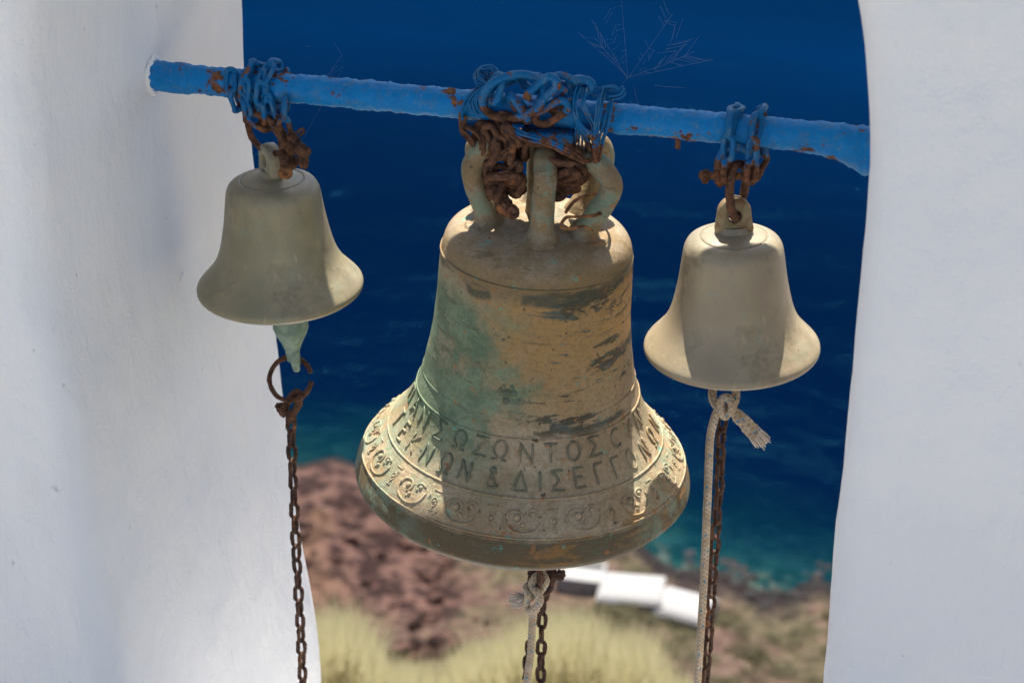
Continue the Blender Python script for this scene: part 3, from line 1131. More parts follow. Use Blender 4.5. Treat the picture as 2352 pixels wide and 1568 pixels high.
# ring and shackle of the left clapper
rc = at(667, 870, 0)
rt = thing('open_ring', 'open rusty iron ring through the green clapper eye of the left bell', 'ring', rc)
rp = []
for i in range(33):
    a = R(8 + 338 * i / 32)
    rp.append(rc + RGT * (math.cos(a + R(8)) * .0248) + UP * (math.sin(a + R(8)) * .0248) + V((0, 1, 0)) * .002 * math.sin(a))
mb = MB()
mb.tube(rp, [.0030 * (1 + .15 * noise.noise(p * 130)) for p in rp], 10, jit=.35)
mb.build('ring_wire', M['rust'], rt)


def shackle(name, label, top, mid, bot, spread, r, mat, group=None, pin=True):
    """U-shaped bow with eyes and a cross pin. top = crown of the bow, bot = pin"""
    top, bot = V(top), V(bot)
    ax = (bot - top)
    t = thing(name, label, 'shackle', top, group)
    sd_ = V(spread)
    pts = [bot + sd_, bot + sd_ * 1.05 - ax * .35, top + sd_ * .75 + ax * .12, top, top - sd_ * .75 + ax * .12, bot - sd_ * 1.05 - ax * .35, bot - sd_]
    mb = MB()
    mb.tube(catmull(pts, 5), r, 10, jit=.35)
    for s_ in (-1, 1):
        vs, fs = ball(bot + sd_ * s_, r * 1.3, 10, 7, sc=(1, 1, 1.3), jit=.6)
        mb.add(vs, fs)
    mb.build('bow', mat, t)
    if pin:
        pb = MB()
        pb.tube([bot - sd_ * 2.0, bot - sd_ * .5, bot + sd_ * .5, bot + sd_ * 1.5], r * .8, 10, jit=.3)
        vs, fs = ball(bot - sd_ * 2.0, r * 1.15, 10, 6, jit=.6)
        pb.add(vs, fs)
        pb.build('pin', mat, t)
    return t


shackle('shackle', 'knobbly rusted shackle joining the open ring to the left pull chain', at(686, 902, 0), None, at(660, 948, -.004), RGT * .006 + V((0, -.004, -.002)), .0046, M['rust'])

# ------------------------------------------------------------------ left bell's wrap of chain
t = thing('wrapped_chain', 'blue and rusty chain wound round the bar holding the small left bell', 'chain', at(605, 190), 'chains slinging the bells from the bar')
x0, x1 = at(548, 190).x, at(648, 200).x


def wrap(x_a, x_b, turns, rad, sag=0.0, ph=0.0, n=14):
    pts = []
    tot = int(turns * n)
    for i in range(tot + 1):
        a = ph + 2 * math.pi * i / n
        x = x_a + (x_b - x_a) * i / tot
        z = rad * math.cos(a)
        y = -rad * .92 * math.sin(a)
        if z < 0: z *= (1 + sag)
        pts.append(V((x, y, z)))
    return pts


WL, WW, WR = .0315, .0165, .0031
chain_path(t, wrap(x0 - .004, x1 + .002, 2.9, .0215, .55, R(30)), 'wrap', WL, WW, WR, M['chain_blue'], 20, 22)
chain_path(t, wrap(x1 - .008, x0 + .012, 1.6, .0265, .9, R(-50)), 'wrap', WL, WW, WR, M['chain_blue'], 70, 25)
chain_path(t, [at(556, 215, -.02), at(570, 262, -.022), at(600, 285, -.02), at(630, 305, -.018), at(655, 318, -.018)], 'wrap', WL, WW, WR, M['chain_blue'], 30, 15)
chain_path(t, [at(655, 225, -.022), at(650, 265, -.022), at(655, 300, -.02), at(662, 345, -.014)], 'wrap', WL, WW, WR, M['chain_blue'], 60, 15)
chain_path(t, [at(610, 230, -.02), at(618, 262, -.02), at(640, 300, -.016), at(660, 335, -.012), at(655, 372, -.006)], 'wrap', WL, WW, WR, M['chain_blue'], 10, 15)
mb = MB()     # long link that passes through the ear
mb.tube(catmull([at(640, 352, -.012), at(606, 345, .0), at(582, 322, .008), at(570, 290, .004), at(575, 262, -.008), at(600, 262, -.018), at(640, 300, -.024), at(652, 340, -.018)], 5, True), .0036, 8, True, jit=.25)
mb.build('link', M['rust'], t)
sk = shackle('shackle', 'rusted shackle with a hollow bolt end lying on the shoulder of the left bell', at(668, 318, -.020), None, at(684, 372, -.030), RGT * .009 + V((0, -.008, .004)), .0048, M['rust'])
bt = thing('bolt', 'rusted hollow bolt jutting down over the shoulder of the left bell', 'bolt', at(660, 385, -.035))
mb = MB()
p0, p1 = at(650, 352, -.022), at(655, 398, -.050)
mb.tube([p0, p0.lerp(p1, .4), p1], [.0055, .0050, .0052], 12, jit=.3)
mb.build('shank', M['rust'], bt)
d_ = (p1 - p0).normalized()
mb = MB()
u_ = d_.orthogonal().normalized(); v_ = d_.cross(u_)
mb.tube([p1 + (u_ * math.cos(2 * math.pi * i / 14) + v_ * math.sin(2 * math.pi * i / 14)) * .0058 for i in range(14)], .0028, 8, True, jit=.4)
mb.build('washer', M['rust_orange'], bt)
bt2 = thing('bolt', 'stubby rusted bolt end above the hollow bolt on the left bell', 'bolt', at(692, 345, -.03))
mb = MB()
p0, p1 = at(668, 330, -.024), at(702, 352, -.040)
mb.tube([p0, p0.lerp(p1, .5), p0.lerp(p1, .52), p1], [.0048, .0052, .0078, .0072], 10, jit=.3)
mb.build('bolt_head', M['rust'], bt2)
mb = MB()
mb.tube(catmull([at(664, 300, -.02), at(680, 306, -.022), at(692, 296, -.02), at(698, 302, -.018), at(688, 312, -.02)], 4), .0016, 6, jit=.4)
tag(mb.build('wire_curl', M['rust'], None, origin=at(680, 304, -.02)), 'little rusty curl of wire beside the chain above the left bell', 'wire')

# ------------------------------------------------------------------ right bell's sling
t = thing('sling_chain', 'two strands of blue brushed chain looped over the bar above the small right bell', 'chain', at(1720, 300), 'chains slinging the bells from the bar')
for (xa, xb, zl) in ((at(1690, 250).x, at(1684, 250).x, 0), (at(1746, 255).x, at(1740, 255).x, 0)):
    pts = [V((xa, .021, -.030)), V((xa, .0235, -.004)), V((xa, .014, .019)), V((xa, -.008, .0235)), V((xa - .001, -.0235, .006)), V((xb, -.0245, -.018)), V((xb, -.020, -.045)), V((xb, -.014, -.062))]
    chain_path(t, pts, 'sling', .0330, .0185, .0034, M['chain_right'], 12 if xa < .25 else 40, 12)
chain_path(t, [at(1752, 300, .01), at(1757, 340, .008), at(1745, 385, .0), at(1722, 410, -.004)], 'sling', .0330, .0180, .0034, M['chain_right'], 60, 10)
shackle('shackle', 'rusty bow shackle with side pin hanging below the bar over the right bell', at(1690, 338, -.012), None, at(1692, 404, -.012), RGT * .0165, .0056, M['chain_right'])
st = thing('long_link', 'long rusty iron link passing through the ear of the right bell', 'link', at(1690, 440))
mb = MB()
cp = [at(1693, 378, -.012), at(1680, 400, -.020), at(1676, 450, -.024), at(1683, 492, -.020), at(1692, 500, -.006), at(1702, 470, .012), at(1712, 420, .010), at(1712, 385, .0)]
mb.tube(catmull(cp, 5, True), .0046, 10, True, jit=.25)
mb.build('link_wire', M['rust'], st)

# ------------------------------------------------------------------ lashing of the large bell
# hoop of thick wire
hp = thing('wire_hoop', 'thick wire hoop lying against the bar over the large bell, blue above and rusty below', 'hoop', at(1180, 222))
pts = []
for i in range(18):
    a = 2 * math.pi * i / 18
    pts.append(at(1180 + 72 * math.cos(a), 222 - 50 * math.sin(a) - 10 * math.cos(a), -.030 + .008 * math.sin(a * 2)))
mb = MB(); mb.tube(catmull(pts, 4, True), .0045, 10, True, jit=.2)
mb.build('hoop_wire', M['hoop_blue'], hp)
# heavy chain heaped on the bar
hc = thing('heavy_chain', 'heavy chain heaped over the bar and into the crown of the large bell', 'chain', at(1220, 230), 'chains slinging the bells from the bar')
HL, HW, HR = .046, .023, .0045
spec = [((1150, 168), (1130, 240), -.024, 40), ((1165, 215), (1215, 282), -.024, 70), ((1205, 245), (1285, 172), -.030, 15), ((1270, 180), (1330, 190), -.010, 60), ((1225, 285), (1310, 232), -.026, 30),
        ((1300, 200), (1365, 195), -.012, 20), ((1140, 200), (1190, 175), -.006, 80), ((1195, 185), (1255, 195), -.002, 30), ((1240, 240), (1300, 205), -.018, 50), ((1100, 330), (1110, 280), -.01, 20),
        ((1150, 260), (1170, 310), -.02, 10), ((1175, 300), (1165, 370), -.02, 60), ((1210, 300), (1205, 370), -.012, 80), ((1140, 380), (1185, 440), -.03, 20), ((1185, 380), (1150, 330), -.006, 40),
        ((1125, 300), (1140, 360), -.012, 60), ((1120, 405), (1190, 400), -.03, 85), ((1195, 400), (1180, 450), -.034, 30), ((1270, 385), (1335, 380), -.012, 80), ((1265, 415), (1330, 405), -.018, 30),
        ((1290, 370), (1300, 440), .0, 40), ((1275, 440), (1330, 430), -.0, 70), ((1170, 345), (1200, 300), .012, 30), ((1145, 300), (1120, 250), .004, 70)]
for i, (a, b, Y, ang) in enumerate(spec):
    pa, pb = at(a[0], a[1], Y), at(b[0], b[1], Y - .006)
    tt = (pb - pa).normalized()
    n = Quaternion(tt, R(ang)) @ (V((0, -1, .4)) - tt * V((0, -1, .4)).dot(tt)).normalized()
    ll = max(.030, min(.050, (pb - pa).length * 1.1))
    me = link_mesh('h%d' % i, ll, HW * rnd.uniform(.85, 1.05), HR * rnd.uniform(.85, 1.05), i)
    me.materials.append(M['hoop_blue'])
    o = bpy.data.objects.new('link', me)
    nn = (n - tt * n.dot(tt)).normalized()
    o.matrix_basis = Matrix.Translation((pa + pb) / 2 - top_loc(hc)) @ Matrix((nn.cross(tt), nn, tt)).transposed().to_4x4()
    link(o, hc)


cx_spec = [((1098, 300), (1110, 350), -.02), ((1110, 345), (1135, 390), -.028), ((1150, 315), (1150, 362), -.030), ((1175, 320), (1172, 372), -.032), ((1200, 320), (1198, 365), -.020), ((1190, 375), (1165, 420), -.036), ((1125, 415), (1190, 412), -.040), ((1188, 395), (1200, 440), -.026),
           ((1140, 330), (1118, 375), -.034), ((1262, 372), (1312, 380), -.036), ((1270, 412), (1322, 398), -.030), ((1280, 350), (1330, 360), -.020), ((1325, 390), (1292, 430), -.012), ((1260, 440), (1290, 446), -.02), ((1155, 425), (1140, 460), -.044), ((1160, 290), (1188, 330), -.036), ((1118, 290), (1142, 330), -.030)]
for i, (a, b, Y) in enumerate(cx_spec):
    pa, pb = at(a[0], a[1], Y), at(b[0], b[1], Y + rnd.uniform(-.010, .004))
    tt = (pb - pa).normalized()
    n = Quaternion(tt, R(rnd.uniform(0, 90))) @ (V((0, -1, .3)) - tt * V((0, -1, .3)).dot(tt)).normalized()
    me = link_mesh('k%d' % i, max(.026, (pb - pa).length * 1.35), rnd.uniform(.017, .021), rnd.uniform(.0036, .0044), i)
    me.materials.append(M['rust'])
    o = bpy.data.objects.new('link', me)
    nn = (n - tt * n.dot(tt)).normalized()
    o.matrix_basis = Matrix.Translation((pa + pb) / 2 - top_loc(hc)) @ Matrix((nn.cross(tt), nn, tt)).transposed().to_4x4()
    link(o, hc)


def bundle(name, label, curves, nw, rw, spread, mat, cat='wire', group=None, sub=5):
    """several thin wires following one course, each its own part"""
    P0 = curves[0][0]
    t = thing(name, label, cat, P0, group)
    for c in curves:
        for i in range(nw):
            ox, oy, oz = rnd.uniform(-1, 1), rnd.uniform(-1, 1), rnd.uniform(-1, 1)
            pts = [p + V((ox, oy * .6, oz)) * spread + V((rnd.uniform(-1, 1), rnd.uniform(-1, 1), rnd.uniform(-1, 1))) * spread * .35 for p in c]
            mb = MB()
            mb.tube(catmull(pts, sub), rw, 6, jit=.2)
            mb.build('wire_strand', mat, t)
    return t


def A(*l):
    return [at(x, y, Y) for x, y, Y in l]


G = 'wire lashings round the bar over the large bell'
bundle('wire_lashing', 'frayed bundle of blue wires tied in a knot at the left above the large bell', [
    A((1120, 175, .01), (1095, 205, -.012), (1066, 235, -.022), (1060, 270, -.020), (1085, 285, -.012)),
    A((1130, 180, .006), (1118, 158, .002), (1098, 168, -.006), (1100, 190, -.016), (1128, 195, -.018), (1140, 172, -.01)),
    A((1150, 200, -.010), (1120, 195, -.02), (1085, 232, -.024), (1100, 262, -.022), (1122, 232, -.022), (1110, 210, -.02)),
    A((1092, 178, .0), (1112, 160, -.004), (1140, 162, -.006), (1150, 185, -.012), (1120, 200, -.016)),
], 5, .0013, .004, M['wire_blue'], group=G)
bundle('wire_lashing', 'rusty twist of wires dropping from the bar behind the left crown arm', [
    A((1062, 262, -.02), (1062, 300, -.020), (1088, 335, -.028), (1098, 380, -.03), (1118, 430, -.03)),
    A((1075, 290, -.02), (1105, 318, -.03), (1108, 350, -.034), (1095, 372, -.03)),
    A((1128, 440, -.03), (1120, 395, -.036), (1130, 365, -.036), (1165, 340, -.036), (1195, 325, -.03)),
], 4, .0019, .0036, M['rust'], group=G)
bundle('wire_lashing', 'upright bundle of blue wires bound round the bar right of the hoop', [
    A((1330, 205, -.020), (1320, 235, -.026), (1330, 285, -.026), (1350, 320, -.024), (1362, 350, -.024)),
    A((1345, 200, -.020), (1340, 240, -.028), (1365, 290, -.028), (1368, 340, -.026), (1370, 375, -.024)),
    A((1390, 205, -.012), (1380, 235, -.026), (1372, 285, -.028), (1368, 345, -.028), (1372, 385, -.024)),
    A((1400, 230, -.016), (1396, 270, -.024), (1380, 320, -.022), (1372, 360, -.024)),
    A((1340, 205, -.018), (1320, 250, -.026), (1345, 300, -.03), (1372, 318, -.028)),
], 5, .0012, .0032, M['wire_blue'], group=G)
bundle('wire_lashing', 'cut ends of blue wire poking out to the right along the top of the bar', [
    A((1335, 196, -.010), (1370, 205, -.012), (1410, 212, -.012), (1428, 203, -.012)),
    A((1350, 215, -.012), (1385, 225, -.014), (1420, 222, -.014), (1432, 210, -.014)),
    A((1300, 190, -.006), (1340, 215, -.016), (1400, 200, -.012), (1420, 208, -.012)),
], 3, .0013, .0028, M['wire_blue'], group=G)
bundle('wire_lashing', 'twisted wires slanting down across the crown of the large bell to the right', [
    A((1170, 285, -.036), (1200, 305, -.038), (1245, 318, -.044), (1290, 335, -.044), (1340, 366, -.036), (1355, 362, -.03)),
    A((1160, 292, -.034), (1205, 318, -.038), (1250, 328, -.044), (1300, 350, -.042), (1345, 372, -.034)),
], 3, .0018, .0028, M['wire_blue'], group=G)
bundle('wire_lashing', 'comb of thin blue wires hanging under the bar right of the iron strap', [
    A((1322 + 8 * i, 290 + i, -.020), (1320 + 8 * i, 325, -.020), (1318 + 9 * i, 352 + 2 * i, -.020)) for i in range(7)
], 1, .0013, .0008, M['wire_blue'], group=G)
bundle('wire_lashing', 'rusty coil of wire wound inside the crown between the front and right arms', [
    A((1262, 375, -.034), (1300, 372, -.036), (1332, 385, -.03), (1335, 405, -.02), (1300, 402, -.03), (1262, 412, -.034)),
    A((1262, 395, -.030), (1310, 392, -.034), (1335, 372, -.024), (1345, 400, -.01), (1310, 432, -.018), (1280, 430, -.01)),
], 3, .0024, .0036, M['rust'], group=G)
# twisted wire loop at the foot of the right arm
bundle('wire_loop', 'thin orange rusty wire looped round the foot of the right crown arm', [
    A((1300, 488, -.055), (1320, 462, -.02), (1352, 448, .02), (1390, 450, .03), (1400, 475, .0), (1370, 494, -.040), (1330, 498, -.062), (1300, 500, -.070), (1290, 522, -.078), (1320, 524, -.080), (1340, 520, -.078), (1362, 530, -.080)),
], 2, .0013, .0008, M['rust_orange'])
# iron strap under the bar
sp = thing('iron_strap', 'flat iron strap under the bar, half painted blue, on the crown head', 'strap', at(1260, 305))
mb = MB()
mb.box(at(1262, 312, -.010), (.058, .034, .018))
o = mb.build('strap_plate', M['wire_blue'], sp, sm=False)
bvm = o.modifiers.new('bevel', 'BEVEL'); bvm.width = .003; bvm.segments = 2
# bolts and nuts hanging in the crown
bt = thing('bolt', 'lumpy rusted bolt with nuts dangling on the shoulder left of the front crown arm', 'bolt', at(1150, 450, -.05))
mb = MB()
for (x, y, Y, r) in ((1135, 440, -.040, .0095), (1150, 456, -.046, .0085), (1160, 476, -.052, .0098), (1178, 486, -.056, .0072)):
    vs, fs = ball(at(x, y, Y), r, 10, 7, jit=.5)
    mb.add(vs, fs)
mb.build('bolt_body', M['rust'], bt)
mb = MB()
c = at(1178, 489, -.062)
mb.tube([c + (RGT * math.cos(i * math.pi / 6) + UP * math.sin(i * math.pi / 6)) * .005 for i in range(12)], .0025, 8, True, jit=.3)
mb.build('nut', M['rust'], bt)
bt = thing('bolt', 'short rusty pin jutting from the underside of the bar right of the wire bundle', 'bolt', at(1560, 320))
mb = MB()
p = at(1558, 312, 0)
bt.location = p
mb.tube([p + V((0, 0, .010)), p, p - V((0, 0, .014))], .0032, 8, jit=.3)
mb.build('pin', M['rust'], bt)

# ------------------------------------------------------------------ ropes
def fray(parent, p, d, n, ln, sp_):
    mb = MB()
    for i in range(n):
        dv = (d + V((rnd.uniform(-1, 1), rnd.uniform(-1, 1), rnd.uniform(-1, 1))) * sp_).normalized()
        s0 = p + V((rnd.uniform(-1, 1), rnd.uniform(-1, 1), rnd.uniform(-1, 1))) * .0052
        l_ = ln * rnd.uniform(.6, 1.05)
        mb.tube([s0, s0 + dv * l_ * .5, s0 + (dv + d * .25).normalized() * l_], [.0011, .0012, .0006], 4, cap=False)
    return mb.build('frayed_end', M['fibre'], parent)


RR = .0047
r1 = thing('rope', 'long pale braided rope with blue flecks hanging under the right bell', 'rope', at(1640, 940), 'braided bell ropes')
mb = MB()
mb.tube(catmull(A((1650, 938, -.012), (1640, 965, -.012), (1631, 1010, -.010), (1627, 1100, -.008), (1622, 1220, -.006), (1617, 1330, -.004), (1609, 1460, -.002), (1602, 1568, 0), (1598, 1660, 0)), 8), RR, 14)
mb.build('rope_length', M['rope'], r1)
mb = MB()
mb.tube(catmull(A((1640, 880, .004), (1636, 910, -.006), (1648, 934, -.014), (1672, 948, -.020), (1682, 930, -.024), (1668, 912, -.022), (1655, 926, -.024), (1663, 955, -.020), (1676, 945, -.010), (1690, 915, -.004), (1688, 880, .006)), 6), RR * 1.02, 12)
mb.build('knot', M['rope'], r1)
mb = MB()
tl = A((1668, 930, -.012), (1690, 950, -.014), (1712, 972, -.014), (1735, 996, -.014))
mb.tube(catmull(tl, 5), [.0050 + .0045 * i / 15 for i in range(16)], 12, jit=.25)
mb.build('loose_tail', M['rope'], r1)
dd = (tl[-1] - tl[-2]).normalized()
fray(r1, tl[-1] - dd * .006, dd, 260, .020, .38)

r2 = thing('rope', 'short braided rope knotted to the clapper under the large bell, frayed end to the left', 'rope', at(1225, 1390), 'braided bell ropes')
mb = MB()
mb.tube(catmull(A((1224, 1400, -.012), (1222, 1440, -.010), (1219, 1500, -.008), (1210, 1568, -.006), (1203, 1660, -.004)), 8), RR * .98, 14)
mb.build('rope_length', M['rope'], r2)
mb = MB()
mb.tube(catmull(A((1200, 1376, -.010), (1222, 1372, -.006), (1245, 1352, -.010), (1254, 1332, -.012), (1244, 1318, -.008), (1228, 1326, -.012), (1222, 1345, -.016), (1236, 1362, -.022), (1240, 1382, -.022), (1222, 1400, -.020), (1208, 1392, -.016), (1214, 1366, -.020), (1208, 1350, -.014), (1222, 1338, -.006)), 6), RR * .98, 12)
mb.build('knot', M['rope'], r2)
p = at(1198, 1376, -.010)
fray(r2, p, (at(1170, 1380, -.012) - p).normalized(), 130, .013, .45)
shackle('shackle', 'dark rusty shackle with a side bolt just below the rim of the large bell', at(1240, 1360, 0), None, at(1246, 1320, 0), RGT * -.011, .0055, M['rust_dark'])
cy = thing('clapper_hook', 'rusty hook strap behind the knot under the large bell', 'hook', at(1240, 1310))
mb = MB()
mb.tube(catmull(A((1240, 1280, 0), (1240, 1310, -.016), (1241, 1332, -.018), (1240, 1345, -.008)), 5), .0042, 8, jit=.3)
mb.build('hook_wire', M['rust'], cy)

# ------------------------------------------------------------------ cobwebs
def web(label, segs, r=.00022):
    mb = MB()
    r *= .27
    for i_, s_ in enumerate(segs):
        if rnd.random() < .3: continue
        s_ = [p + V((rnd.gauss(0, .0008), rnd.gauss(0, .001), rnd.gauss(0, .0008))) for p in s_]
        mb.tube(s_, r, 3, cap=False)
    o = mb.build('cobweb', M['silk'], None, origin=segs[0][0])
    tag(o, label, 'cobweb', 'cobwebs on the bar')
    return o


hub = (1444, 178)
segs = []
rad = []
for k_ in range(7):
    a = R(12 + 9.0 * k_)
    L_ = rnd.uniform(150, 225)
    rad.append((a, L_))
    segs.append([at(hub[0], hub[1], -.01), at(hub[0] + L_ * math.cos(a) * .5, hub[1] - L_ * math.sin(a) * .5 + 2, -.008), at(hub[0] + L_ * math.cos(a), hub[1] - L_ * math.sin(a), -.005)])
for (a, L0), (b, L1) in zip(rad, rad[1:]):
    for q in range(3, 16):
        t_ = q / 16 + rnd.uniform(-.025, .025)
        if rnd.random() < .45: continue
        segs.append([at(hub[0] + L0 * t_ * math.cos(a), hub[1] - L0 * t_ * math.sin(a), -.008), at(hub[0] + L1 * t_ * math.cos(b), hub[1] - L1 * t_ * math.sin(b), -.008)])
segs.append(A((1444, 178, -.01), (1420, 208, -.01)))
segs.append(A((1578, 203, -.005), (1580, 235, -.005), (1540, 268, -.012)))
segs.append(A((1500, 196, -.006), (1575, 202, -.006)))
segs.append(A((1455, 195, -.006), (1462, 225, -.008), (1470, 245, -.012)))
web('torn fan-shaped cobweb above the bar between the wire bundle and the right bell', segs)
segs = []
rad = []
for k_ in range(6):
    a = R(96 + 8.5 * k_)
    L_ = rnd.uniform(110, 175)
    rad.append((a, L_))
    segs.append([at(hub[0] - 4, hub[1], -.012), at(hub[0] + L_ * math.cos(a), hub[1] - L_ * math.sin(a), -.006)])
for (a, L0), (b, L1) in zip(rad, rad[1:]):
    for q in range(4, 17):
        t_ = q / 17
        if rnd.random() < .3: continue
        segs.append([at(hub[0] + L0 * t_ * math.cos(a), hub[1] - L0 * t_ * math.sin(a), -.008), at(hub[0] + L1 * t_ * math.cos(b), hub[1] - L1 * t_ * math.sin(b), -.008)])
web('narrow cobweb rising from the wire ends over the large bell', segs, .00018)
web('single long spider thread slanting from the bar towards the right jamb', [A((1655, 218, -.02), (1730, 190, -.02), (1835, 155, -.02), (2000, 160, -.04))], .0002)
segs = [A((785, 165, 0), (690, 330, -.02)), A((700, 178, 0), (760, 172, 0), (790, 150, 0)), A((720, 200, 0), (780, 150, 0)), A((668, 168, 0), (745, 186, 0)), A((700, 105, 0), (712, 108, 0)), A((770, 100, 0), (785, 130, 0), (760, 160, 0))]
web('wispy cobweb threads above the bar between the left bell and the large bell', segs, .0002)

# ------------------------------------------------------------------ background: chapel, boulders, shrubs, grass
m = Mat('white_walls_far', rough=.8, spec=.2)
M['far_white'] = m.out((0.29, 0.287, 0.285))
m = Mat('dark_opening', rough=.5, spec=.3)
M['far_dark'] = m.out((0.16, 0.15, 0.16))
m = Mat('blue_door_far', rough=.6, spec=.3)
M['far_blue'] = m.out((0.30, 0.29, 0.30))


def house(name, label, a, d, w, dep, h, vault, rotz, z0):
    base = geo(a, d, z0)
    t = thing(name, label, 'house', base, 'white houses by the shore')
    t.rotation_euler = (0, 0, YAW + rotz)
    mb = MB(); mb.box((0, 0, h / 2 - .5), (w, dep, h + 1))
    mb.build('wall', M['far_white'], t, local=True, sm=False)
    if vault:
        vs, fs = [], []
        n = 12
        for s_ in (-1, 1):
            for i in range(n + 1):
                aa = math.pi * i / n
                vs.append(V((s_ * w / 2 * .96, dep / 2 * .95 * math.cos(aa), h + .003 + vault * math.sin(aa))))
        for i in range(n):
            fs.append((i, i + 1, n + 2 + i, n + 1 + i))
        fs.append(tuple(range(n + 1))[::-1]); fs.append(tuple(range(n + 1, 2 * n + 2)))
        mb = MB(); mb.add(vs, fs); mb.build('roof', M['far_white'], t, local=True, sm=False)
    else:
        mb = MB()
        for (cx, cy, sx, sy) in ((0, dep / 2 - .12, w, .2), (0, -dep / 2 + .12, w, .2), (w / 2 - .12, 0, .2, dep - .44), (-w / 2 + .12, 0, .2, dep - .44)):
            mb.box((cx, cy, h + .16), (sx - .01, sy, .32))
        mb.build('parapet', M['far_white'], t, local=True, sm=False)
    mb = MB(); mb.box((-w * .3, -dep / 2 - .01, h * .45), (.6, .08, h * .9))
    mb.build('door', M['far_blue'], t, local=True, sm=False)
    for x in (.10, .32):
        mb = MB(); mb.box((w * x, -dep / 2 - .01, h * .6), (.35, .08, h * .35))
        mb.build('window', M['far_dark'], t, local=True, sm=False)
    return t


house('shore_house', 'white vaulted house in the middle of the blurred row by the shore', 8.0, 105.2, 4.4, 3.4, .8, .4, R(-8), SEA + 2.0)
house('shore_house', 'white vaulted house ending the row by the shore, just left of the rope', 11.5, 103.8, 3.6, 3.2, .6, .45, R(-26), SEA + 1.8)
house('shore_house', 'low white flat-roofed house at the left of the row by the shore', 4.7, 106.6, 3.2, 2.4, 1.0, 0, R(-12), SEA + 2.0)

m = Mat('red_lava_rock', rough=.95, spec=.1)
_co = m.co()
M['boulder_red'] = m.out(m.mix(m.ramp(m.noise(_co, .8, 6, .7), .42, .58), (0.018, 0.010, 0.009), (0.105, 0.060, 0.048)), m.bump(m.noise(_co, 3, 5), .9, .3))
m = Mat('black_shore_rock', rough=.8, spec=.3)
_co = m.co()
M['boulder_dark'] = m.out(m.mix(m.noise(_co, 2, 5), (0.010, 0.009, 0.010), (0.032, 0.026, 0.025)), m.bump(m.noise(_co, 4, 5), .8, .2))


def boulder_mesh(seed, mat):
    bm = bmesh.new()
    bmesh.ops.create_icosphere(bm, subdivisions=3, radius=1)
    for v in bm.verts:
        p = v.co.copy()
        f = 1 + .45 * noise.noise(p * 1.1 + V((seed * 9, 0, 0))) + .22 * noise.noise(p * 2.6 + V((0, seed * 5, 0))) + .10 * noise.noise(p * 6)
        v.co = p * f
        v.co.z *= .75
    me = bpy.data.meshes.new('boulder')
    bm.to_mesh(me); bm.free()
    me.materials.append(mat)
    return me


RED = [boulder_mesh(i, M['boulder_red']) for i in range(5)]
DRK = [boulder_mesh(i + 11, M['boulder_dark']) for i in range(4)]
LR = ['rust-red lava boulder on the slope left of the large bell', 'dark red boulder among the rocks under the large bell']
for i in range(64):
    a = rnd.uniform(-21, -.5)
    d = rnd.uniform(93, 112)
    s_ = rnd.choice((.25, .3, .4, .5, .6, .9)) * rnd.uniform(.9, 1.2)
    if a > -4 and d > 108: continue
    o = bpy.data.objects.new('boulder', RED[i % 5])
    o.location = geo(a, d, ground_z(a, d) + s_ * .12)
    o.rotation_euler = (rnd.uniform(-.3, .3), rnd.uniform(-.3, .3), rnd.uniform(0, 6))
    o.scale = (s_ * rnd.uniform(.8, 1.3), s_, s_ * rnd.uniform(.7, 1.2))
    tag(o, 'blurred rust-red lava boulder on the rocky slope behind the left pull chain', 'rock', 'red boulders on the slope')
    link(o)
for i in range(60):
    a = rnd.uniform(10, 27)
    d = shore(a) - rnd.uniform(-2.6, 2.2)
    s_ = rnd.uniform(.18, .42)
    o = bpy.data.objects.new('shore_rock', DRK[i % 4])
    o.location = geo(a, d, max(ground_z(a, d), SEA - .1) + s_ * .1)
    o.rotation_euler = (0, 0, rnd.uniform(0, 6))
    o.scale = (s_ * rnd.uniform(.9, 1.6), s_, s_ * rnd.uniform(.6, 1))
    tag(o, 'blurred black rock at the waterline behind the rope on the right', 'rock', 'black rocks along the waterline')
    link(o)

m = Mat('shrub_leaves', rough=.8, spec=.2)
_co = m.co()
M['shrub'] = m.out(m.mix(m.noise(_co, 2.5, 4), (0.05, 0.05, 0.024), (0.13, 0.115, 0.06)))


def shrub_mesh(seed):
    mb = MB()
    rr = random.Random(seed)
    for i in range(420):
        a, u = rr.uniform(0, 6.283), rr.uniform(0, 1)
        rad_ = rr.uniform(.55, 1.0)
        p = V((math.cos(a) * math.sqrt(1 - u * u), math.sin(a) * math.sqrt(1 - u * u), u * .75)) * rad_
        p *= 1 + .35 * noise.noise(p * 2 + V((seed, 0, 0)))
        s_ = rr.uniform(.06, .13)
        e = [V((rr.uniform(-1, 1), rr.uniform(-1, 1), rr.uniform(-1, 1))) * s_ for _ in range(3)]
        mb.add([p + e[0], p + e[1], p + e[2]], [(0, 1, 2)])
    me = bpy.data.meshes.new('shrub')
    me.from_pydata([tuple(v) for v in mb.v], [], mb.f)
    me.materials.append(M['shrub'])
    return me


SH = [shrub_mesh(i) for i in range(4)]
for i in range(70):
    a = rnd.uniform(-1, 23)
    d = rnd.uniform(93, shore(a) - 4)
    if 2.5 < a < 14.5 and 103 < d < 109: continue
    s_ = rnd.uniform(.4, 1.25)
    o = bpy.data.objects.new('shrub', SH[i % 4])
    o.location = geo(a, d, ground_z(a, d) - .05)
    o.rotation_euler = (0, 0, rnd.uniform(0, 6))
    o.scale = (s_ * 1.3, s_ * 1.1, s_ * rnd.uniform(.5, .9))
    tag(o, 'blurred low olive shrub on the flat ground by the shore', 'shrub', 'low shrubs on the coastal flat')
    link(o)

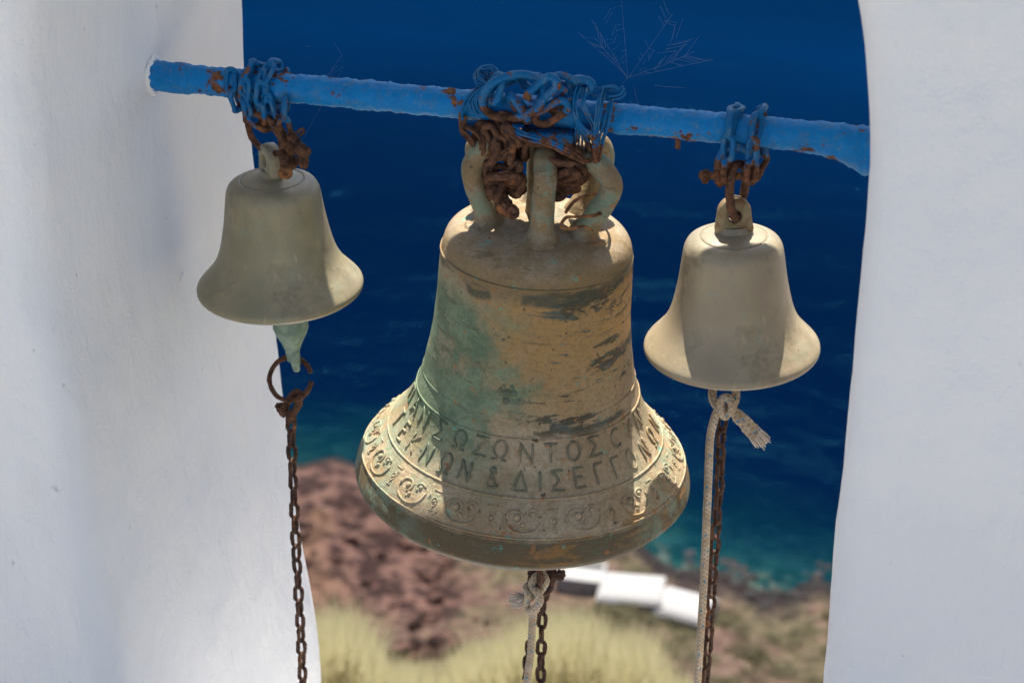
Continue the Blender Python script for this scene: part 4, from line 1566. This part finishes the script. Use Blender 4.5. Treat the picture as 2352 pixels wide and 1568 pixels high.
for i, (a, d, s_) in enumerate(((6.0, 102.2, .9), (7.6, 102.6, 1.1), (9.0, 102.0, .8), (10.6, 102.3, 1.2), (12.4, 102.6, .9), (4.2, 102.4, .8), (13.6, 103.4, 1.0))):
    o = bpy.data.objects.new('shrub', SH[i % 4])
    o.location = geo(a, d, ground_z(a, d) - .05)
    o.rotation_euler = (0, 0, i)
    o.scale = (s_ * 1.3, s_, s_ * .75)
    tag(o, 'olive shrub growing against the front of the white shore houses', 'shrub', 'shrubs in front of the white houses')
    link(o)

m = Mat('dry_grass', rough=.8, spec=.15)
info = m.n('ShaderNodeTexCoord').outputs['UV']
gs = m.sep(info)
gcol = m.mix(gs[1], (0.35, 0.31, 0.14), (0.45, 0.40, 0.22))
gcol = m.mix(gs[0], gcol, (0.52, 0.48, 0.30))
m.out(gcol)
tr = m.n('ShaderNodeBsdfTranslucent')
m.l(gcol, tr.inputs[0])
ms = m.n('ShaderNodeMixShader')
ms.inputs[0].default_value = .5
m.l(m.b.outputs[0], ms.inputs[1]); m.l(tr.outputs[0], ms.inputs[2])
m.l(ms.outputs[0], m.t.nodes['Material Output'].inputs[0])
M['grass'] = m.m


def grass_top(px):
    """height of the grass line in the picture"""
    y = 1620
    for (c, w, t_) in ((770, 120, 1375), (600, 160, 1385), (1300, 170, 1380), (1210, 110, 1410), (1450, 90, 1425), (1110, 100, 1450), (940, 120, 1500), (1560, 70, 1540)):
        y = min(y, 1620 - (1620 - t_) * math.exp(-((px - c) / w) ** 2))
    return y


gvv, gff, guv = [], [], []
for i in range(36000):
    d = rnd.uniform(6.6, 9.8)
    px = rnd.uniform(480, 1680)
    a = (px - 1176) / FPX * d / math.cos(R(35))
    z0 = ground_z(a, d)
    ty = grass_top(px) + abs(rnd.gauss(0, 60)) + rnd.uniform(-10, 30)
    ang = PITCH + math.atan((ty - 784) / FPX)
    zt = CAM.z - d * math.tan(ang)
    h = zt - z0
    if h < .12: continue
    b = geo(a, d, z0)
    lean = V((rnd.gauss(0, .09), rnd.gauss(0, .09), 0)) * h
    wv_ = RGT * rnd.uniform(.0022, .0042)
    tpt = b + V((0, 0, h)) + lean
    md = b + V((0, 0, h * .55)) + lean * .3
    n = len(gvv)
    gvv += [b - wv_, b + wv_, md + wv_, md - wv_, tpt]
    gff += [(n, n + 1, n + 2, n + 3), (n + 3, n + 2, n + 4)]
    q = rnd.random()
    guv += [(q * .3, 0), (q * .3, 0), (q * .5, .6), (q * .5, .6), (q, 1)]
o = mesh_obj('grass', gvv, gff, M['grass'], None, sm=False, uvs=guv)
tag(o, 'tall dry yellow grass on the slope just beyond the gable', 'grass', kind='stuff')
